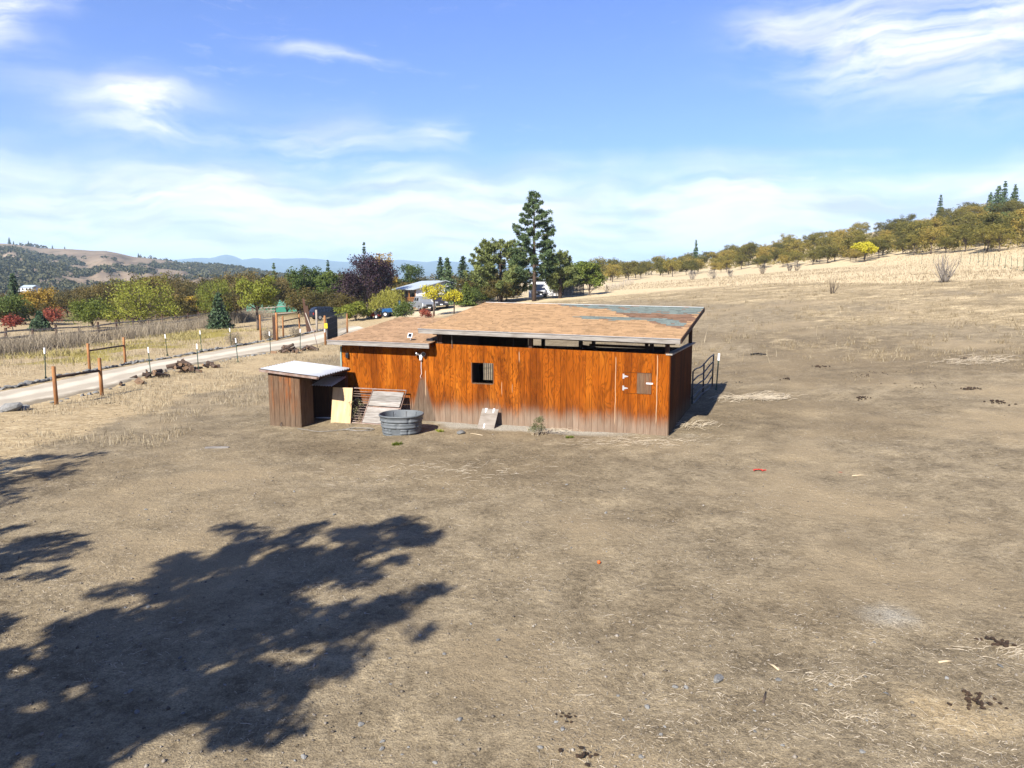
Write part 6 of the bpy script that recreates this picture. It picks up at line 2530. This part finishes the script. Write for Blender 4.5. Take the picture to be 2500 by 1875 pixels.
def firewood():
    rng = random.Random(88)
    mb = MB()
    logs = []
    for k in range(5):
        mb = MB()
        r = (.11, .14, .09, .16, .12)[k]
        L = (.5, .6, .45, .55, .9)[k]
        if k in (0, 3):
            pts = [(-r, 0), (r, 0), (r * .75, r * .6), (0, r * .95), (-r * .75, r * .6)]     # split
        else:
            pts = [(r * math.cos(a) * (1 + .06 * math.sin(3 * a)), r * math.sin(a)) for a in [2 * math.pi * i / 10 for i in range(10)]]
        n = len(pts)
        V = [(-L / 2, x, y) for x, y in pts] + [(L / 2, x * .94, y * .94) for x, y in pts]
        mb.add(V, [(i, (i + 1) % n, n + (i + 1) % n, n + i) for i in range(n)], 0, k not in (0, 3))
        mb.add(V, [tuple(reversed(range(n))), tuple(range(n, 2 * n))], 1)
        if k in (0, 3):
            mb.m[0] = 1
        me = mb.mesh('firewood_log')
        me.materials.append(M_BARKLOG)
        me.materials.append(M_CUT)
        logs.append((me, r, L))

    def pile(px, py, n, rx, ry, hgt_, label, group):
        g = gp(px, py)
        for i in range(n):
            me, r, L = rng.choice(logs)
            lev = i / n
            x = g[0] + rng.gauss(0, rx) * (1 - lev * .6)
            y = g[1] + rng.gauss(0, ry) * (1 - lev * .6)
            o = bpy.data.objects.new('firewood_log', me)
            COL.objects.link(o)
            o.location = (x, y, G(x, y) + r * .8 + hgt_ * lev * max(0, 1 - math.hypot((x - g[0]) / (2 * rx), (y - g[1]) / (2 * ry))))
            o.rotation_euler = (rng.uniform(0, 6), rng.uniform(-.5, .5), rng.uniform(0, 6.28))
            o.scale = (rng.uniform(.6, 1.0),) * 3
            tag(o, label, 'log', group)
    pile(450, 909, 30, .55, .35, .7, 'weathered log in the heap by the road bend', 'firewood heap beside the tall steel post')
    pile(512, 900, 8, .5, .2, .15, 'pale fallen log right of the dark firewood heap', 'logs right of the dark heap')
    pile(372, 922, 9, .4, .3, .3, 'log in the small pile around the leaning steel post', 'logs round the steel post')
    pile(318, 940, 3, .5, .2, .0, 'single log lying between the brace and small pile', 'logs lying by the brace')
    pile(706, 862, 20, .5, .4, .45, 'reddish split log in the heap near the drive', 'split wood heap near the drive')
    pile(755, 856, 10, .35, .25, .3, 'fresh yellow split log in the small stack near the stake', 'fresh split wood near the stake')


firewood()


def small_things():
    rng = random.Random(99)
    # plank on the dirt
    g = gp(530, 1096)
    o = MB().box(-.32, .32, -.07, .07, 0, .03).build('loose_plank', M_GREYWOOD, None)
    o.location = (g[0], g[1], g[2] + .005)
    o.rotation_euler = (0, .02, R(8))
    tag(o, 'short grey plank lying alone on the bare dirt', 'plank')
    g = gp(790, 1020)
    o = MB().tube([(-.28, 0, .03), (.1, .0, .03), (.3, -.05, .03)], .022, 8).build('white_pipe', M_WHITEPAINT, None)
    o.location = g
    tag(o, 'short white plastic pipe on the ground before the shed', 'pipe')
    g = gp(1155, 1062)
    o = MB().tube([(-.08, .06, .02), (.1, -.05, .02), (.3, -.22, .015)], .012, 6).build('pale_stick', M_STRAW, None)
    o.location = g
    tag(o, 'thin pale stick beside the flat white stone', 'stick')
    # hose in loose loops
    g = gp(870, 1048)
    pts = []
    for i in range(110):
        a = i / 110 * 6.28 * 2.6
        rx, ry = .42 + .12 * math.sin(i * .21), .22 + .06 * math.cos(i * .17)
        x, y = rx * math.cos(a) + .1, ry * math.sin(a) - .1
        pts.append((x, y, G(g[0] + x, g[1] + y) - g[2] + .02 + .012 * (i % 7 == 0)))
    for i in range(14):
        x, y = -.5 - i * .11, -.15 - .25 * math.sin(i * .35)
        pts.append((x, y, G(g[0] + x, g[1] + y) - g[2] + .015))
    o = MB().tube(pts, .012, 6).build('garden_hose', M_HOSE, None)
    o.location = g
    tag(o, 'grey hose lying in loose loops beside the stock tank', 'hose')
    # scraps
    for px, py, m, s, lab in ((1855, 1148, M_RED, .16, 'torn red plastic scrap on the bare dirt'), (1462, 1378, M_ORANGE, .03, 'small bright orange ball on the dirt'), (1852, 866, M_RAG, .42, 'crumpled dark cloth lying in the field'), (2052, 1152, M_RED, .04, 'tiny red scrap right of the torn one')):
        g = gp(px, py)
        mb = MB()
        if m is M_ORANGE:
            for k in range(7):
                a0 = math.pi * k / 7
            mb.tube([(0, 0, .03 + .03 * math.cos(math.pi * k / 8)) for k in range(9)], [max(.001, .03 * math.sin(math.pi * k / 8)) for k in range(9)], 12)
        else:
            n = 9
            V = []
            for i in range(n):
                for j in range(5):
                    x, y = (i / (n - 1) - .5) * 2 * s, (j / 4 - .5) * s * (.5 + .3 * math.sin(i * 1.7))
                    V.append((x, y + .25 * s * math.sin(i * .9), .01 + s * .28 * abs(math.sin(i * 1.3 + j * 1.9)) * (1 - abs(i / (n - 1) - .5))))
            mb.add(V, [(i * 5 + j, (i + 1) * 5 + j, (i + 1) * 5 + j + 1, i * 5 + j + 1) for i in range(n - 1) for j in range(4)])
        o = mb.build('ball' if m is M_ORANGE else ('cloth' if m is M_RAG else 'plastic_scrap'), m, None)
        o.location = (g[0], g[1], g[2])
        o.rotation_euler = (0, 0, rng.uniform(-.3, .3))
        tag(o, lab, 'ball' if m is M_ORANGE else ('cloth' if m is M_RAG else 'litter'))
    # dung piles
    balls = [rock_mesh('dung_ball', 800 + i, .85, 1) for i in range(3)]
    for b in balls:
        b.materials.append(M_DUNG)
    piles = [(2432, 1570, 15, .17, .055, 'largest dark dung pile in the straw'), (2385, 1715, 26, .24, .045, 'broken brown dung pile beside grey stones'), (1425, 1850, 9, .16, .05, 'loose group of dark dung balls on the dirt'), (1385, 1755, 12, .12, .03, 'flat dark trampled dung patch'),
             (2000, 895, 22, .30, .07, 'dark dung pile in the open field'), (2105, 972, 16, .22, .07, 'black dung heap on bare trodden ground'), (2365, 950, 20, .30, .08, 'dark dung heap near the white stalks'), (2440, 983, 24, .4, .07, 'spread dung pile below the white stalks'),
             (1925, 925, 14, .25, .07, 'dark dung pile above the bleached straw heap'), (2130, 915, 30, .8, .045, 'wide scatter of reddish dung crumbs'), (2250, 940, 26, .9, .04, 'thin trail of dung crumbs across the field'), (1805, 935, 5, .12, .05, 'small bit of dung by the bleached straw'), (2355, 876, 8, .12, .08, 'small dark dung heap left of the white stalks'), (800, 870, 8, .3, .06, 'dark crumbs of dung beside the drive'), (270, 985, 10, .3, .05, 'dark dung crumbs in the tawny grass')]
    for px, py, n, sp, r, lab in piles:
        g = gp(px, py)
        D = empty('dung_pile', g)
        tag(D, lab, 'dung')
        for k in range(n):
            o = bpy.data.objects.new('dung_ball', rng.choice(balls))
            COL.objects.link(o)
            o.parent = D
            x, y = rng.gauss(0, sp * .6), rng.gauss(0, sp * .4)
            hh = .5 * r * max(0, 1 - math.hypot(x, y) / sp) * rng.random() * 2
            o.location = (x, y, G(g[0] + x, g[1] + y) - g[2] + r * .3 + hh)
            o.scale = (r * rng.uniform(.8, 1.6), r * rng.uniform(.8, 1.4), r * rng.uniform(.7, 1.1))
            o.rotation_euler = (rng.uniform(-.5, .5), 0, rng.uniform(0, 6))
    # twigs and bits of wood
    for px, py, L, m, lab in ((1868, 1705, .24, M_BARK, 'dark broken stick on the dirt'), (1890, 1625, .17, M_STRAW, 'pale splinter of wood standing on the dirt'), (2100, 1160, .4, M_STRAW, 'long pale straw stalk on open ground'), (2310, 1615, .2, M_STRAW, 'curved pale twig below the dung pile')):
        g = gp(px, py)
        o = MB().tube([(-L / 2, 0, .012), (0, .02 * L, .02), (L / 2, .06 * L, .012)], [.012, .014, .007], 6).build('broken_stick', m, None)
        o.location = g
        o.rotation_euler = (0, 0, R(60 if m is M_BARK else (110 if px == 1890 else 5)))
        tag(o, lab, 'stick')
    # wire fence posts on the right slope
    base = [(1960, 684), (2080, 668)]
    for k, (px, py) in enumerate(((2250, 645), (2278, 646), (2306, 647), (2346, 642), (2367, 647), (2388, 643), (2400, 648), (2411, 651), (2425, 650), (2438, 652), (2453, 655), (2468, 657), (2483, 660), (2498, 662))):
        g = gp(px, py)
        tpost(g[0], g[1], 'thin steel post of the wire fence up the slope', 'posts of the wire fence up the slope', .95, thick=1.2, cap=False)
    for k in range(22):
        g = gp(1478 + k * 3.2, 713 - k * .9 + rng.uniform(-2, 2))
        o = MB().tube([(0, 0, -.1), (rng.uniform(-.06, .06), 0, rng.uniform(.9, 1.25))], .05, 6).build('fence_stake', M_GREYWOODV, None)
        o.location = g
        tag(o, 'grey wooden stake in the short row left of the oaks', 'stake', 'row of grey stakes in the pale field')


small_things()


# ---------------------------------------------------------------- base colours set against the exposure
def calibrate():
    spec = {'siding_orange': .56, 'siding_end_shaded': .2, 'siding_weathered': .62, 'asphalt_shingles': .52, 'white_paint': .95, 'galvanised_steel': .9, 'galvanised_roof': .72, 'white_house_siding': .9,  # end siding darkened well below the front siding to paint in its shade
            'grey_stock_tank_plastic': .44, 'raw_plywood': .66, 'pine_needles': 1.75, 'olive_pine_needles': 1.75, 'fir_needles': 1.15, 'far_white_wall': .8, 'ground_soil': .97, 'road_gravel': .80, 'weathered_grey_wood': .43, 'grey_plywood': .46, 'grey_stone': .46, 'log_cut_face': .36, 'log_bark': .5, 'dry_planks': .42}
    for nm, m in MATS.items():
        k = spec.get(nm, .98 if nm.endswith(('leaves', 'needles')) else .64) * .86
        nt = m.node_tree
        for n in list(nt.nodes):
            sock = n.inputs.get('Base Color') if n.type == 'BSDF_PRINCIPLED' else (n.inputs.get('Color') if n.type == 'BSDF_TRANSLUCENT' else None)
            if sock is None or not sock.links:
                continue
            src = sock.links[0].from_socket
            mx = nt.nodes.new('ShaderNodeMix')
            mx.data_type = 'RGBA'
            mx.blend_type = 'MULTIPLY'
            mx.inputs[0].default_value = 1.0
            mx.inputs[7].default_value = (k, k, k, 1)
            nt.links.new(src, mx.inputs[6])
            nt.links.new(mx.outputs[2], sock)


calibrate()
